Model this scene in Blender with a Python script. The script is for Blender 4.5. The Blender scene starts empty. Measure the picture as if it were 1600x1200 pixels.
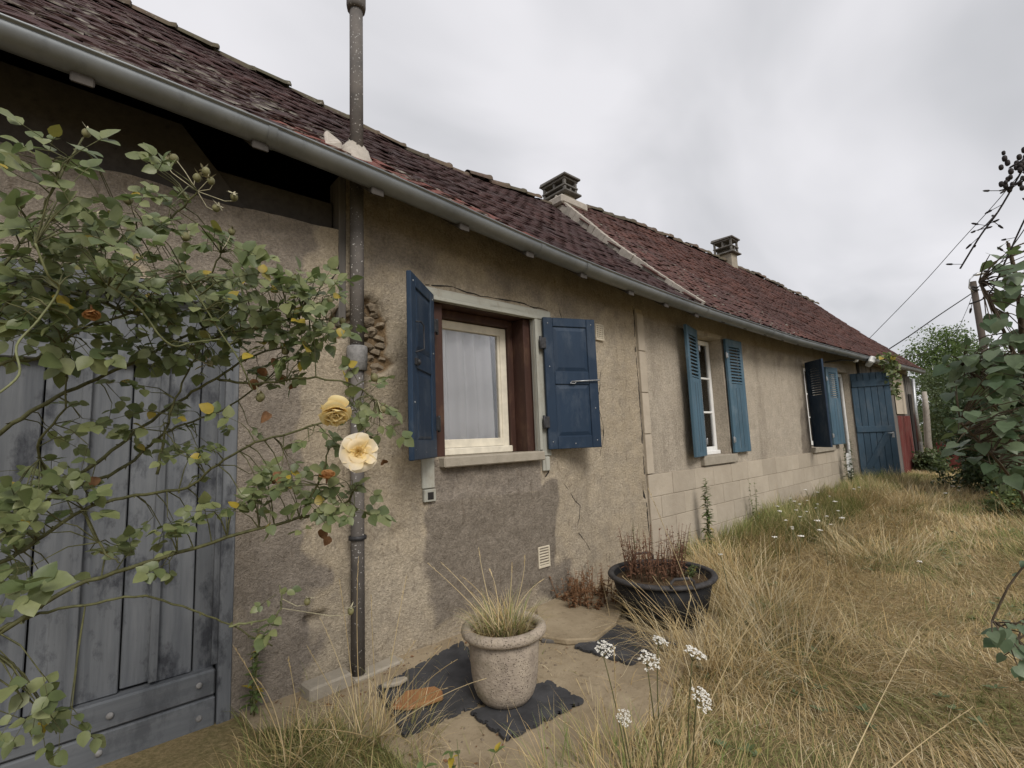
import bpy, bmesh, math, random
import numpy as np
from mathutils import Vector, Matrix, Euler, noise as mnoise

# ------------------------------------------------------------------ camera, world, sun, exposure
scene = bpy.context.scene
COL = scene.collection
R = math.radians
CAM = Vector((0.0, -2.8, 1.28))
YAW, PITCH, ROLL, FPX = R(41.5), R(6.59), R(2.28), 754.0
_fw = Vector((math.sin(YAW) * math.cos(PITCH), math.cos(YAW) * math.cos(PITCH), math.sin(PITCH)))
_r0 = Vector((math.cos(YAW), -math.sin(YAW), 0)); _u0 = _r0.cross(_fw)
_rt = _r0 * math.cos(ROLL) - _u0 * math.sin(ROLL)
_up = _r0 * math.sin(ROLL) + _u0 * math.cos(ROLL)
cd = bpy.data.cameras.new('camera'); cam = bpy.data.objects.new('camera', cd); COL.objects.link(cam)
cd.sensor_width = 36.0; cd.lens = FPX / 1600 * 36.0; cd.clip_start = 0.03; cd.clip_end = 2000
cam.matrix_world = Matrix((( _rt.x, _up.x, -_fw.x, CAM.x), (_rt.y, _up.y, -_fw.y, CAM.y), (_rt.z, _up.z, -_fw.z, CAM.z), (0, 0, 0, 1)))
scene.camera = cam

SUN_EL, SUN_AZ = R(42), R(200)          # azimuth clockwise from +Y
world = bpy.data.worlds.new('World'); scene.world = world; world.use_nodes = True
wt = world.node_tree; wt.nodes.clear()
def wn(t, **k):
    n = wt.nodes.new(t)
    for a, b in k.items(): setattr(n, a, b)
    return n
sky = wn('ShaderNodeTexSky', sky_type='NISHITA', sun_disc=False, sun_elevation=SUN_EL, sun_rotation=SUN_AZ)
tc = wn('ShaderNodeTexCoord')
sep = wn('ShaderNodeSeparateXYZ'); wt.links.new(tc.outputs['Generated'], sep.inputs[0])
zz = wn('ShaderNodeMath', operation='ADD'); wt.links.new(sep.outputs['Z'], zz.inputs[0]); zz.inputs[1].default_value = 0.32
zm = wn('ShaderNodeMath', operation='MAXIMUM'); wt.links.new(zz.outputs[0], zm.inputs[0]); zm.inputs[1].default_value = 0.15
vd = wn('ShaderNodeVectorMath', operation='DIVIDE'); wt.links.new(tc.outputs['Generated'], vd.inputs[0])
cx = wn('ShaderNodeCombineXYZ')
for i in range(3): wt.links.new(zm.outputs[0], cx.inputs[i])
wt.links.new(cx.outputs[0], vd.inputs[1])
mp = wn('ShaderNodeMapping'); mp.inputs['Location'].default_value = (3.3, 0.7, 0.0); mp.inputs['Scale'].default_value = (0.75, 1.2, 0.6)
wt.links.new(vd.outputs[0], mp.inputs[0])
nz = wn('ShaderNodeTexNoise'); nz.inputs['Scale'].default_value = 1.9; nz.inputs['Detail'].default_value = 4; nz.inputs['Roughness'].default_value = 0.45
nz.inputs['Distortion'].default_value = 0.35
wt.links.new(mp.outputs[0], nz.inputs['Vector'])
rp = wn('ShaderNodeValToRGB')
rp.color_ramp.elements[0].position = 0.30; rp.color_ramp.elements[0].color = (0.335, 0.337, 0.349, 1)
rp.color_ramp.elements[1].position = 0.66; rp.color_ramp.elements[1].color = (0.50, 0.493, 0.509, 1)
wt.links.new(nz.outputs['Fac'], rp.inputs[0])
ml = wn('ShaderNodeMixRGB', blend_type='MULTIPLY'); ml.inputs[0].default_value = 1.0; ml.inputs[2].default_value = (10.0, 10.0, 10.0, 1)
wt.links.new(rp.outputs[0], ml.inputs[1])
mx = wn('ShaderNodeMixRGB'); mx.inputs[0].default_value = 0.95
wt.links.new(sky.outputs[0], mx.inputs[1]); wt.links.new(ml.outputs[0], mx.inputs[2])
bg = wn('ShaderNodeBackground'); bg.inputs['Strength'].default_value = 0.1
wt.links.new(mx.outputs[0], bg.inputs['Color'])
wo = wn('ShaderNodeOutputWorld'); wt.links.new(bg.outputs[0], wo.inputs['Surface'])

sd = bpy.data.lights.new('sun', 'SUN'); sd.energy = 1.5; sd.angle = R(25); sd.color = (1.0, 0.95, 0.88)
sun = bpy.data.objects.new('sun', sd); COL.objects.link(sun)
sdir = Vector((math.sin(SUN_AZ) * math.cos(SUN_EL), math.cos(SUN_AZ) * math.cos(SUN_EL), math.sin(SUN_EL)))
sun.rotation_euler = (-sdir).to_track_quat('-Z', 'Y').to_euler()
sun.location = (0, -10, 20)
vs = scene.view_settings
scene.display_settings.display_device = 'sRGB'
vs.view_transform = 'Standard'; vs.look = 'None'; vs.gamma = 1.0; vs.use_curve_mapping = False; vs.exposure = 0.78
scene.cycles.max_bounces = 6; scene.cycles.diffuse_bounces = 3; scene.cycles.transparent_max_bounces = 12

# ------------------------------------------------------------------ helpers
rng = random.Random(11)
nrng = np.random.default_rng(5)
def U(a, b): return rng.uniform(a, b)
def at(x, y, d):                       # point seen at photo pixel (x, y) at forward distance d
    return CAM + (_fw + _rt * ((x - 800) / FPX) - _up * ((y - 600) / FPX)) * d
def ground_at(x, y, z=0.0):
    d = _fw + _rt * ((x - 800) / FPX) - _up * ((y - 600) / FPX)
    return CAM + d * ((z - CAM.z) / d.z)
def pxof(p):
    v = Vector(p) - CAM; z = v.dot(_fw)
    if z < 0.05: return (-9999, -9999, z)
    return (800 + FPX * v.dot(_rt) / z, 600 - FPX * v.dot(_up) / z, z)
def itab(x, xs, ys):
    return float(np.interp(x, xs, ys))
def fbm(x, y, z=0.0, o=3):
    return mnoise.fractal(Vector((x, y, z)), 1.0, 2.0, o)

class B:
    """collects faces of ONE mesh"""
    def __init__(s, xf=None): s.v = []; s.f = []; s.xf = xf; s.sm = []
    def add(s, vs, fs, smooth=False):
        o = len(s.v)
        for p in vs:
            p = Vector(p); s.v.append(tuple(s.xf @ p) if s.xf else tuple(p))
        for f in fs: s.f.append([i + o for i in f]); s.sm.append(smooth)
        return s
    def box(s, x0, x1, y0, y1, z0, z1):
        return s.add([(x0, y0, z0), (x1, y0, z0), (x1, y1, z0), (x0, y1, z0), (x0, y0, z1), (x1, y0, z1), (x1, y1, z1), (x0, y1, z1)],
                     [(3, 2, 1, 0), (4, 5, 6, 7), (0, 1, 5, 4), (1, 2, 6, 5), (2, 3, 7, 6), (3, 0, 4, 7)])
    def prism(s, poly, z0, z1):        # poly (x,y) ccw, extruded in z
        n = len(poly)
        vs = [(p[0], p[1], z0) for p in poly] + [(p[0], p[1], z1) for p in poly]
        return s.add(vs, [tuple(range(n))[::-1], tuple(range(n, 2 * n))] + [(i, (i + 1) % n, n + (i + 1) % n, n + i) for i in range(n)])
    def prism_y(s, poly, y0, y1):      # poly (x,z)
        n = len(poly)
        vs = [(p[0], y0, p[1]) for p in poly] + [(p[0], y1, p[1]) for p in poly]
        return s.add(vs, [tuple(range(n)), tuple(range(n, 2 * n))[::-1]] + [(i, n + i, n + (i + 1) % n, (i + 1) % n) for i in range(n)])
    def tube(s, pts, rad, n=8, cap=True, smooth=True):
        pts = [Vector(p) for p in pts]
        if not hasattr(rad, '__len__'): rad = [rad] * len(pts)
        vs, fs = [], []
        t0 = (pts[1] - pts[0]).normalized()
        a = t0.orthogonal().normalized()
        for i, p in enumerate(pts):
            t = (pts[min(i + 1, len(pts) - 1)] - pts[max(i - 1, 0)]).normalized()
            a = (a - t * a.dot(t)).normalized(); b = t.cross(a)
            for k in range(n):
                an = 2 * math.pi * k / n
                vs.append(p + (a * math.cos(an) + b * math.sin(an)) * rad[i])
        for i in range(len(pts) - 1):
            for k in range(n):
                fs.append((i * n + k, i * n + (k + 1) % n, (i + 1) * n + (k + 1) % n, (i + 1) * n + k))
        if cap:
            fs.append(tuple(range(n))[::-1]); fs.append(tuple(range((len(pts) - 1) * n, len(pts) * n)))
        return s.add(vs, fs, smooth)
    def lathe(s, prof, c=(0, 0, 0), n=32, smooth=True, jit=0.0):
        vs, fs = [], []
        for (r, z) in prof:
            for k in range(n):
                an = 2 * math.pi * k / n
                rr = r * (1 + jit * math.sin(3 * an + z * 9))
                vs.append((c[0] + rr * math.cos(an), c[1] + rr * math.sin(an), c[2] + z))
        m = len(prof)
        for i in range(m - 1):
            for k in range(n):
                fs.append((i * n + k, i * n + (k + 1) % n, (i + 1) * n + (k + 1) % n, (i + 1) * n + k))
        return s.add(vs, fs, smooth)
    def ball(s, c, r, sq=(1, 1, 1), n=8, m=6, jit=0.0):
        vs, fs = [(c[0], c[1], c[2] - r * sq[2])], []
        for i in range(1, m):
            ph = math.pi * i / m - math.pi / 2
            for k in range(n):
                an = 2 * math.pi * k / n; q = 1 + U(-jit, jit)
                vs.append((c[0] + r * sq[0] * q * math.cos(ph) * math.cos(an), c[1] + r * sq[1] * q * math.cos(ph) * math.sin(an), c[2] + r * sq[2] * q * math.sin(ph)))
        vs.append((c[0], c[1], c[2] + r * sq[2])); L = len(vs) - 1
        for k in range(n):
            fs.append((0, 1 + (k + 1) % n, 1 + k)); fs.append((L, 1 + (m - 2) * n + k, 1 + (m - 2) * n + (k + 1) % n))
        for i in range(m - 2):
            for k in range(n):
                fs.append((1 + i * n + k, 1 + i * n + (k + 1) % n, 1 + (i + 1) * n + (k + 1) % n, 1 + (i + 1) * n + k))
        return s.add(vs, fs, True)
    def mesh(s, name, mat, bevel=0.0, seg=1):
        me = bpy.data.meshes.new(name); me.from_pydata(s.v, [], s.f)
        if any(s.sm): me.polygons.foreach_set('use_smooth', s.sm)
        if bevel > 0:
            bm = bmesh.new(); bm.from_mesh(me)
            bmesh.ops.bevel(bm, geom=[e for e in bm.edges if len(e.link_faces) == 2 and e.calc_face_angle(0) > 0.5], offset=bevel, segments=seg, affect='EDGES', clamp_overlap=True)
            bm.to_mesh(me); bm.free()
        me.materials.append(mat); me.update()
        return me
    def build(s, name, mat, parent=None, bevel=0.0, seg=1):
        return link(name, s.mesh(name, mat, bevel, seg), parent)

BASE = {}
def link(name, me, parent=None, M=None):
    o = bpy.data.objects.new(name, me); COL.objects.link(o)
    if parent is not None:
        o.parent = parent
        if parent.name in BASE: o.matrix_parent_inverse = Matrix.Translation(-BASE[parent.name])
    if M is not None: o.matrix_basis = M
    return o
def tag(o, label, cat, group=None, kind=None):
    if label: o['label'] = label
    if cat: o['category'] = cat
    if group: o['group'] = group
    if kind: o['kind'] = kind
    return o
def thing(name, loc, label, cat, group=None):
    o = bpy.data.objects.new(name, None); COL.objects.link(o); o.location = loc; o.empty_display_size = 0.1
    BASE[o.name] = Vector(loc)
    return tag(o, label, cat, group)
def structure(o): o['kind'] = 'structure'; return o
def stuff(o): o['kind'] = 'stuff'; return o
def np_mesh(name, V, F, mat, col=None, smooth=False):
    """V (n,3), F list of arrays (m,3)/(m,4)"""
    me = bpy.data.meshes.new(name)
    F = [f for f in F if len(f)]
    loops = np.concatenate([f.ravel() for f in F]).astype(np.int32)
    tot = np.concatenate([np.full(len(f), f.shape[1]) for f in F]).astype(np.int32)
    st = np.concatenate([[0], np.cumsum(tot)[:-1]]).astype(np.int32)
    me.vertices.add(len(V)); me.vertices.foreach_set('co', np.asarray(V, np.float32).ravel())
    me.loops.add(len(loops)); me.loops.foreach_set('vertex_index', loops)
    me.polygons.add(len(tot)); me.polygons.foreach_set('loop_start', st); me.polygons.foreach_set('loop_total', tot)
    if smooth: me.polygons.foreach_set('use_smooth', np.ones(len(tot), bool))
    me.update(calc_edges=True)
    if col is not None:
        a = me.color_attributes.new('col', 'FLOAT_COLOR', 'POINT')
        c = np.ones((len(V), 4), np.float32); c[:, :3] = col; a.data.foreach_set('color', c.ravel())
    me.materials.append(mat)
    return me

class Mat:
    def __init__(s, name, rough=0.9, spec=0.2, metal=0.0):
        s.m = bpy.data.materials.new(name); s.m.use_nodes = True; s.t = s.m.node_tree
        s.b = s.t.nodes['Principled BSDF']; s.out = s.t.nodes['Material Output']
        s.b.inputs['Roughness'].default_value = rough; s.b.inputs['Specular IOR Level'].default_value = spec; s.b.inputs['Metallic'].default_value = metal
        s.g = s.t.nodes.new('ShaderNodeNewGeometry'); s.pos = s.g.outputs['Position']
    def L(s, a, b):
        if hasattr(a, 'is_output'): s.t.links.new(a, b)
        elif isinstance(a, (tuple, list)): b.default_value = tuple(a) + ((1,) if len(a) == 3 and b.type == 'RGBA' else ())
        else: b.default_value = a
    def node(s, t, **k):
        n = s.t.nodes.new(t)
        for a, b in k.items(): setattr(n, a, b)
        return n
    def scale(s, v, sc):
        n = s.node('ShaderNodeVectorMath', operation='MULTIPLY'); s.L(v, n.inputs[0]); n.inputs[1].default_value = sc; return n.outputs[0]
    def noise(s, sc, det=4, ro=0.55, vec=None, dist=0.0):
        n = s.node('ShaderNodeTexNoise'); s.L(vec or s.pos, n.inputs['Vector'])
        n.inputs['Scale'].default_value = sc; n.inputs['Detail'].default_value = det; n.inputs['Roughness'].default_value = ro; n.inputs['Distortion'].default_value = dist
        return n.outputs['Fac']
    def voro(s, sc, vec=None, feat='F1'):
        n = s.node('ShaderNodeTexVoronoi', feature=feat); s.L(vec or s.pos, n.inputs['Vector']); n.inputs['Scale'].default_value = sc
        return n.outputs['Distance']
    def ramp(s, f, *st):
        n = s.node('ShaderNodeValToRGB'); e = n.color_ramp.elements
        while len(e) < len(st): e.new(0.5)
        for i, (p, c) in enumerate(st):
            e[i].position = p; e[i].color = (c, c, c, 1) if not hasattr(c, '__len__') else (c[0], c[1], c[2], 1)
        s.L(f, n.inputs[0]); return n.outputs[0]
    def mix(s, f, a, b, mode='MIX'):
        n = s.node('ShaderNodeMixRGB', blend_type=mode); s.L(f, n.inputs[0]); s.L(a, n.inputs[1]); s.L(b, n.inputs[2]); return n.outputs[0]
    def math(s, op, a, b=0.0, clamp=False):
        n = s.node('ShaderNodeMath', operation=op, use_clamp=clamp); s.L(a, n.inputs[0]); s.L(b, n.inputs[1]); return n.outputs[0]
    def attr(s, name):
        n = s.node('ShaderNodeAttribute', attribute_name=name); return n.outputs['Color']
    def rnd(s):                        # a value of its own for every loose piece and every object
        o = s.node('ShaderNodeObjectInfo'); a = s.math('ADD', o.outputs['Random'], s.g.outputs['Random Per Island'])
        return s.math('FRACT', a)
    def axis(s, i, vec=None):
        n = s.node('ShaderNodeSeparateXYZ'); s.L(vec or s.pos, n.inputs[0]); return n.outputs[i]
    def color(s, c): s.L(c, s.b.inputs['Base Color']); return s
    def rough(s, c): s.L(c, s.b.inputs['Roughness']); return s
    def bump(s, h, st=0.5, d=0.01):
        n = s.node('ShaderNodeBump'); n.inputs['Strength'].default_value = st; n.inputs['Distance'].default_value = d
        s.L(h, n.inputs['Height']); s.L(n.outputs[0], s.b.inputs['Normal']); return s
    def translucent(s, c, f):
        t = s.node('ShaderNodeBsdfTranslucent'); s.L(c, t.inputs['Color']); x = s.node('ShaderNodeMixShader'); s.L(f, x.inputs[0])
        s.L(s.b.outputs[0], x.inputs[1]); s.L(t.outputs[0], x.inputs[2]); s.L(x.outputs[0], s.out.inputs['Surface']); return s

# ------------------------------------------------------------------ materials
def plaster_material(name, tan, pale, grey, specks=1.0):
    m = Mat(name, 0.95, 0.1)
    n1 = m.noise(1.3, 5, 0.6); n2 = m.noise(7, 5, 0.65); n3 = m.noise(55, 4, 0.7)
    c = m.mix(m.ramp(n1, (0.35, 0), (0.68, 1)), tan, pale)
    c = m.mix(m.math('MULTIPLY', m.ramp(n2, (0.42, 0), (0.72, 1)), 0.75), c, grey)
    k = m.attr('mask'); sp = m.node('ShaderNodeSeparateColor'); m.L(k, sp.inputs[0])
    def edge(o, w=0.35):
        a = m.math('ADD', o, m.math('MULTIPLY', m.math('SUBTRACT', m.noise(18, 4, 0.7), 0.5), w))
        return m.ramp(a, (0.30, 0), (0.70, 1))
    gp = m.mix(m.ramp(m.noise(11, 5, 0.7), (0.35, 0), (0.7, 1)), (0.215, 0.183, 0.147), (0.305, 0.263, 0.213))
    c = m.mix(edge(sp.outputs[1]), c, gp)
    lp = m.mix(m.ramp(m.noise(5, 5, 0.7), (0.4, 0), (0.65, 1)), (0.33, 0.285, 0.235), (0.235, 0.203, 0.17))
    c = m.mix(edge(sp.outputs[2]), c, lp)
    c = m.mix(edge(sp.outputs[0], 0.25), c, m.mix(n2, (0.30, 0.21, 0.12), (0.17, 0.115, 0.065)))
    # pits, scratches of the float, stains
    st = m.noise(26, 3, 0.6, m.scale(m.pos, (1, 1, 0.28)))
    c = m.mix(m.math('MULTIPLY', m.ramp(st, (0.6, 0), (0.72, 1)), 0.42 * specks), c, (0.11, 0.08, 0.055))
    dr = m.noise(2.6, 5, 0.65, m.scale(m.pos, (1, 1, 0.16))); c = m.mix(m.math('MULTIPLY', m.ramp(dr, (0.52, 0), (0.70, 1)), 0.38), c, (0.17, 0.142, 0.11))
    pit = m.ramp(m.voro(15), (0.02, 1), (0.11, 0)); pm = m.ramp(m.noise(3.1, 3), (0.5, 0), (0.62, 1))
    c = m.mix(m.math('MULTIPLY', m.math('MULTIPLY', pit, pm), 0.8 * specks), c, (0.06, 0.043, 0.03))
    c = m.mix(0.6, c, m.ramp(n3, (0.25, 0.5), (0.75, 1.4)), 'MULTIPLY')
    c = m.mix(0.5, c, m.ramp(m.noise(130, 3, 0.7), (0.3, 0.6), (0.7, 1.3)), 'MULTIPLY')
    m.color(c)
    h = m.math('ADD', m.math('MULTIPLY', n3, 1.0), m.math('MULTIPLY', m.noise(170, 3, 0.7), 0.6))
    h = m.math('ADD', h, m.math('MULTIPLY', m.noise(24, 3, 0.6, m.scale(m.pos, (1, 1, 0.5))), 1.0))
    m.bump(h, 0.9, 0.02)
    return m.m
M_WALL1 = plaster_material('old_plaster', (0.445, 0.37, 0.268), (0.53, 0.455, 0.348), (0.345, 0.30, 0.242))
M_WALL2 = plaster_material('smooth_plaster', (0.49, 0.425, 0.34), (0.55, 0.485, 0.395), (0.40, 0.35, 0.288), 0.5)

def stone_material(name, a, b, sc=9, bs=0.6):
    m = Mat(name, 0.95, 0.1); r = m.rnd()
    c = m.mix(m.ramp(m.noise(sc, 5, 0.65), (0.3, 0), (0.7, 1)), a, b)
    c = m.mix(0.5, c, m.ramp(r, (0, 0.8), (1, 1.15)), 'MULTIPLY')
    m.color(c); m.bump(m.noise(sc * 7, 4, 0.7), bs, 0.01); return m.m
M_BLOCK = stone_material('dressed_stone', (0.44, 0.385, 0.31), (0.365, 0.315, 0.25), 3.5, 0.6)
M_MORTAR = stone_material('mortar', (0.40, 0.345, 0.27), (0.30, 0.255, 0.195), 20)
M_RUBBLE = stone_material('rubble_stone', (0.30, 0.245, 0.175), (0.17, 0.135, 0.10), 16, 0.9)
M_SILL = stone_material('sill_stone', (0.37, 0.33, 0.27), (0.29, 0.26, 0.21), 14, 0.4)
M_CONC = stone_material('weathered_concrete', (0.20, 0.19, 0.175), (0.105, 0.10, 0.095), 12, 0.8)
M_POT = None
m = Mat('pitted_pot_stone', 0.95, 0.1)
c = m.mix(m.ramp(m.noise(9, 6, 0.7), (0.38, 0), (0.66, 1)), (0.43, 0.365, 0.29), (0.27, 0.225, 0.185))
pt = m.ramp(m.voro(95), (0.1, 1), (0.3, 0)); c = m.mix(m.math('MULTIPLY', pt, m.ramp(m.noise(5, 3), (0.4, 0.1), (0.65, 0.8))), c, (0.12, 0.095, 0.075))
c = m.mix(m.math('MULTIPLY', m.ramp(m.noise(4.5, 4), (0.5, 0), (0.7, 1)), 0.5), c, (0.24, 0.235, 0.13))
m.color(c); m.bump(m.math('SUBTRACT', m.noise(60, 4, 0.7), m.math('MULTIPLY', pt, 0.8)), 0.9, 0.008); M_POT = m.m

def wood_material(name, a, b, dark, wear=None, axis=2, rough=0.75, wearamt=0.5):
    m = Mat(name, rough, 0.25)
    s = [26, 26, 26]; s[axis] = 1.6
    o = m.rnd()
    vec = m.node('ShaderNodeVectorMath', operation='ADD'); m.L(m.scale(m.pos, tuple(s)), vec.inputs[0])
    cc = m.node('ShaderNodeCombineXYZ'); m.L(m.math('MULTIPLY', o, 37.0), cc.inputs[0]); m.L(m.math('MULTIPLY', o, 11.0), cc.inputs[2]); m.L(cc.outputs[0], vec.inputs[1])
    g = m.noise(1.0, 5, 0.65, vec.outputs[0])
    c = m.mix(m.ramp(g, (0.3, 0), (0.7, 1)), a, b)
    c = m.mix(m.ramp(g, (0.62, 0), (0.75, 0.75)), c, dark)
    c = m.mix(0.4, c, m.ramp(o, (0, 0.7), (1, 1.25)), 'MULTIPLY')
    if wear:
        w = m.ramp(m.noise(4.2, 6, 0.72, m.scale(m.pos, (1.6, 1.6, 0.8))), (0.5, 0), (0.63, 1)); c = m.mix(m.math('MULTIPLY', w, wearamt), c, wear)
    ch = m.ramp(m.noise(46, 5, 0.75, m.scale(m.pos, (1, 1, 0.45))), (0.70, 0), (0.735, 1)); c = m.mix(m.math('MULTIPLY', ch, 0.55), c, (0.24, 0.22, 0.19))
    c = m.mix(0.35, c, m.ramp(m.noise(2.3, 4, 0.6), (0.3, 0.7), (0.7, 1.3)), 'MULTIPLY')
    m.color(c); m.bump(g, 0.5, 0.004); return m.m
M_BARN = wood_material('faded_blue_barn_boards', (0.084, 0.091, 0.102), (0.15, 0.158, 0.168), (0.018, 0.019, 0.024), (0.026, 0.028, 0.035), 2, 0.8, 0.85)
M_BARN_RAIL = wood_material('faded_blue_barn_rail', (0.105, 0.113, 0.125), (0.155, 0.163, 0.172), (0.038, 0.04, 0.044), (0.055, 0.059, 0.066), 0, 0.85, 0.6)
M_BLUE = wood_material('dark_blue_paint_and_shade', (0.014, 0.030, 0.058), (0.019, 0.037, 0.067), (0.011, 0.024, 0.05), (0.05, 0.068, 0.095), 2, 0.5, 0.6)  # farmhouse shutter paint; stands in for shadow on one cottage leaf
M_BLUE2 = wood_material('mid_blue_shutter_paint', (0.056, 0.108, 0.152), (0.070, 0.128, 0.172), (0.028, 0.06, 0.095), (0.12, 0.165, 0.20), 2, 0.6, 0.6)
M_BLUE3 = wood_material('blue_door_paint', (0.042, 0.076, 0.112), (0.053, 0.092, 0.130), (0.018, 0.038, 0.066), (0.09, 0.12, 0.15), 2, 0.65, 0.65)
M_BROWN = wood_material('brown_stained_wood', (0.062, 0.029, 0.021), (0.042, 0.021, 0.016), (0.024, 0.011, 0.008), (0.13, 0.075, 0.045), 2, 0.6, 0.4)
M_LINTEL = wood_material('peeling_grey_paint', (0.40, 0.40, 0.35), (0.33, 0.33, 0.29), (0.17, 0.155, 0.125), (0.24, 0.21, 0.165), 0, 0.8, 0.5)
M_JAMB = wood_material('peeling_grey_paint_upright', (0.40, 0.40, 0.35), (0.33, 0.33, 0.29), (0.17, 0.155, 0.125), (0.24, 0.21, 0.165), 2, 0.8, 0.5)
M_RAFTER = wood_material('old_rafter_wood', (0.075, 0.067, 0.06), (0.05, 0.045, 0.041), (0.025, 0.022, 0.02), None, 1, 0.9)
M_GREYWOOD = wood_material('weathered_grey_wood', (0.15, 0.138, 0.127), (0.10, 0.093, 0.086), (0.04, 0.037, 0.034), None, 2, 0.9)
M_REDWOOD = wood_material('faded_red_boards', (0.105, 0.024, 0.021), (0.135, 0.032, 0.027), (0.08, 0.02, 0.02), (0.15, 0.10, 0.08), 2, 0.8, 0.4)
M_POLE = wood_material('creosoted_pole', (0.11, 0.09, 0.075), (0.075, 0.062, 0.052), (0.04, 0.034, 0.03), None, 2, 0.9)

def plain(name, col, rough=0.6, spec=0.3, metal=0.0, sc=30, var=0.25, bs=0.1):
    m = Mat(name, rough, spec, metal); n = m.noise(sc, 4, 0.65)
    m.color(m.mix(1.0, col, m.ramp(n, (0.3, 1 - var), (0.7, 1 + var)), 'MULTIPLY')); m.bump(n, bs, 0.004); return m.m
M_BEIGE = plain('cream_window_paint', (0.66, 0.61, 0.50), 0.5, 0.4, 0, 12, 0.14)
M_WHITE = plain('white_window_paint', (0.74, 0.74, 0.72), 0.45, 0.4, 0, 10, 0.08)
M_IRON = plain('dark_iron', (0.045, 0.045, 0.048), 0.6, 0.4, 0.5, 60, 0.4, 0.3)
M_STEEL = plain('dull_galvanised_steel', (0.36, 0.37, 0.38), 0.45, 0.5, 0.7, 40, 0.3, 0.1)
M_COLLAR = plain('dull_lead_collar', (0.22, 0.215, 0.21), 0.75, 0.3, 0.1, 30, 0.35, 0.3)
M_VENT = plain('cream_plastic', (0.55, 0.49, 0.38), 0.6, 0.3, 0, 30, 0.15)
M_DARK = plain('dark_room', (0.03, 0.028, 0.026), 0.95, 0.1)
M_TUB = plain('black_rubber_tub', (0.010, 0.010, 0.011), 0.6, 0.3, 0, 20, 0.4, 0.15)
M_TUBRIM = plain('dusty_black_rubber', (0.05, 0.047, 0.047), 0.7, 0.3, 0, 20, 0.4, 0.15)
M_FOAM = plain('dark_grey_foam', (0.055, 0.055, 0.058), 0.85, 0.25, 0, 9, 0.35, 0.06)
M_TERRA = stone_material('broken_terracotta', (0.36, 0.19, 0.085), (0.26, 0.125, 0.06), 14, 0.6)
M_CABLE = plain('black_cable', (0.02, 0.02, 0.022), 0.7)
M_SOIL = stone_material('potting_soil', (0.075, 0.05, 0.03), (0.13, 0.09, 0.055), 40, 1.0)

m = Mat('zinc_gutter', 0.48, 0.4, 0.55)
c = m.mix(m.ramp(m.noise(3.2, 5, 0.65), (0.35, 0), (0.7, 1)), (0.24, 0.255, 0.265), (0.165, 0.178, 0.188))
c = m.mix(m.math('MULTIPLY', m.ramp(m.noise(14, 5, 0.7, m.scale(m.pos, (1, 1, 0.3))), (0.55, 0), (0.75, 1)), 0.5), c, (0.12, 0.13, 0.14))
m.color(c); m.bump(m.noise(9, 3), 0.08, 0.01); M_ZINC = m.m
m = Mat('speckled_pipe', 0.85, 0.2, 0.0)
c = m.mix(m.ramp(m.noise(6, 5, 0.65), (0.35, 0), (0.7, 1)), (0.145, 0.13, 0.118), (0.09, 0.084, 0.08))
c = m.mix(m.ramp(m.noise(75, 2, 0.5), (0.66, 0), (0.70, 0.85)), c, (0.55, 0.54, 0.52))
m.color(c); m.bump(m.noise(40, 4), 0.2, 0.006); M_PIPE = m.m

def tile_material(name, a, b, dark, lich):
    m = Mat(name, 0.88, 0.22); r = m.rnd()
    c = m.mix(r, a, b)
    c = m.mix(m.ramp(m.noise(1.1, 4, 0.6), (0.38, 0.75), (0.66, 0)), c, dark)
    c = m.mix(m.math('MULTIPLY', m.ramp(m.noise(13, 5, 0.7), (0.5, 0), (0.7, 1)), 0.7), c, (0.045, 0.034, 0.031))
    l = m.math('MULTIPLY', m.ramp(m.noise(20, 5, 0.75), (0.58, 0), (0.68, 1)), m.ramp(m.noise(2.1, 3), (0.4, 0.15), (0.6, lich)))
    c = m.mix(l, c, (0.31, 0.29, 0.25))
    m.color(c); m.bump(m.noise(48, 4, 0.7), 0.55, 0.008); return m.m
M_TILE1 = tile_material('old_purple_brown_tile', (0.066, 0.031, 0.029), (0.043, 0.023, 0.023), (0.034, 0.021, 0.022), 0.6)
M_TILE2 = tile_material('old_red_brown_tile', (0.112, 0.047, 0.036), (0.068, 0.031, 0.027), (0.050, 0.027, 0.025), 0.5)
M_TILERED = tile_material('newer_red_tile', (0.21, 0.066, 0.047), (0.16, 0.058, 0.045), (0.13, 0.05, 0.042), 0.4)
M_RIDGE = tile_material('mossy_ridge_tile', (0.15, 0.10, 0.075), (0.085, 0.062, 0.052), (0.075, 0.075, 0.045), 0.9)
m = Mat('lichened_tile_edge', 0.95, 0.1)
c = m.mix(m.ramp(m.math('ADD', m.noise(9, 4, 0.7), m.math('MULTIPLY', m.rnd(), 0.22)), (0.60, 0), (0.74, 1)), (0.05, 0.029, 0.026), (0.31, 0.29, 0.26))
m.color(c); M_EDGE = m.m
M_VERGE = stone_material('pale_mortar_verge', (0.46, 0.42, 0.37), (0.34, 0.31, 0.27), 14, 0.5)

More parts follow.
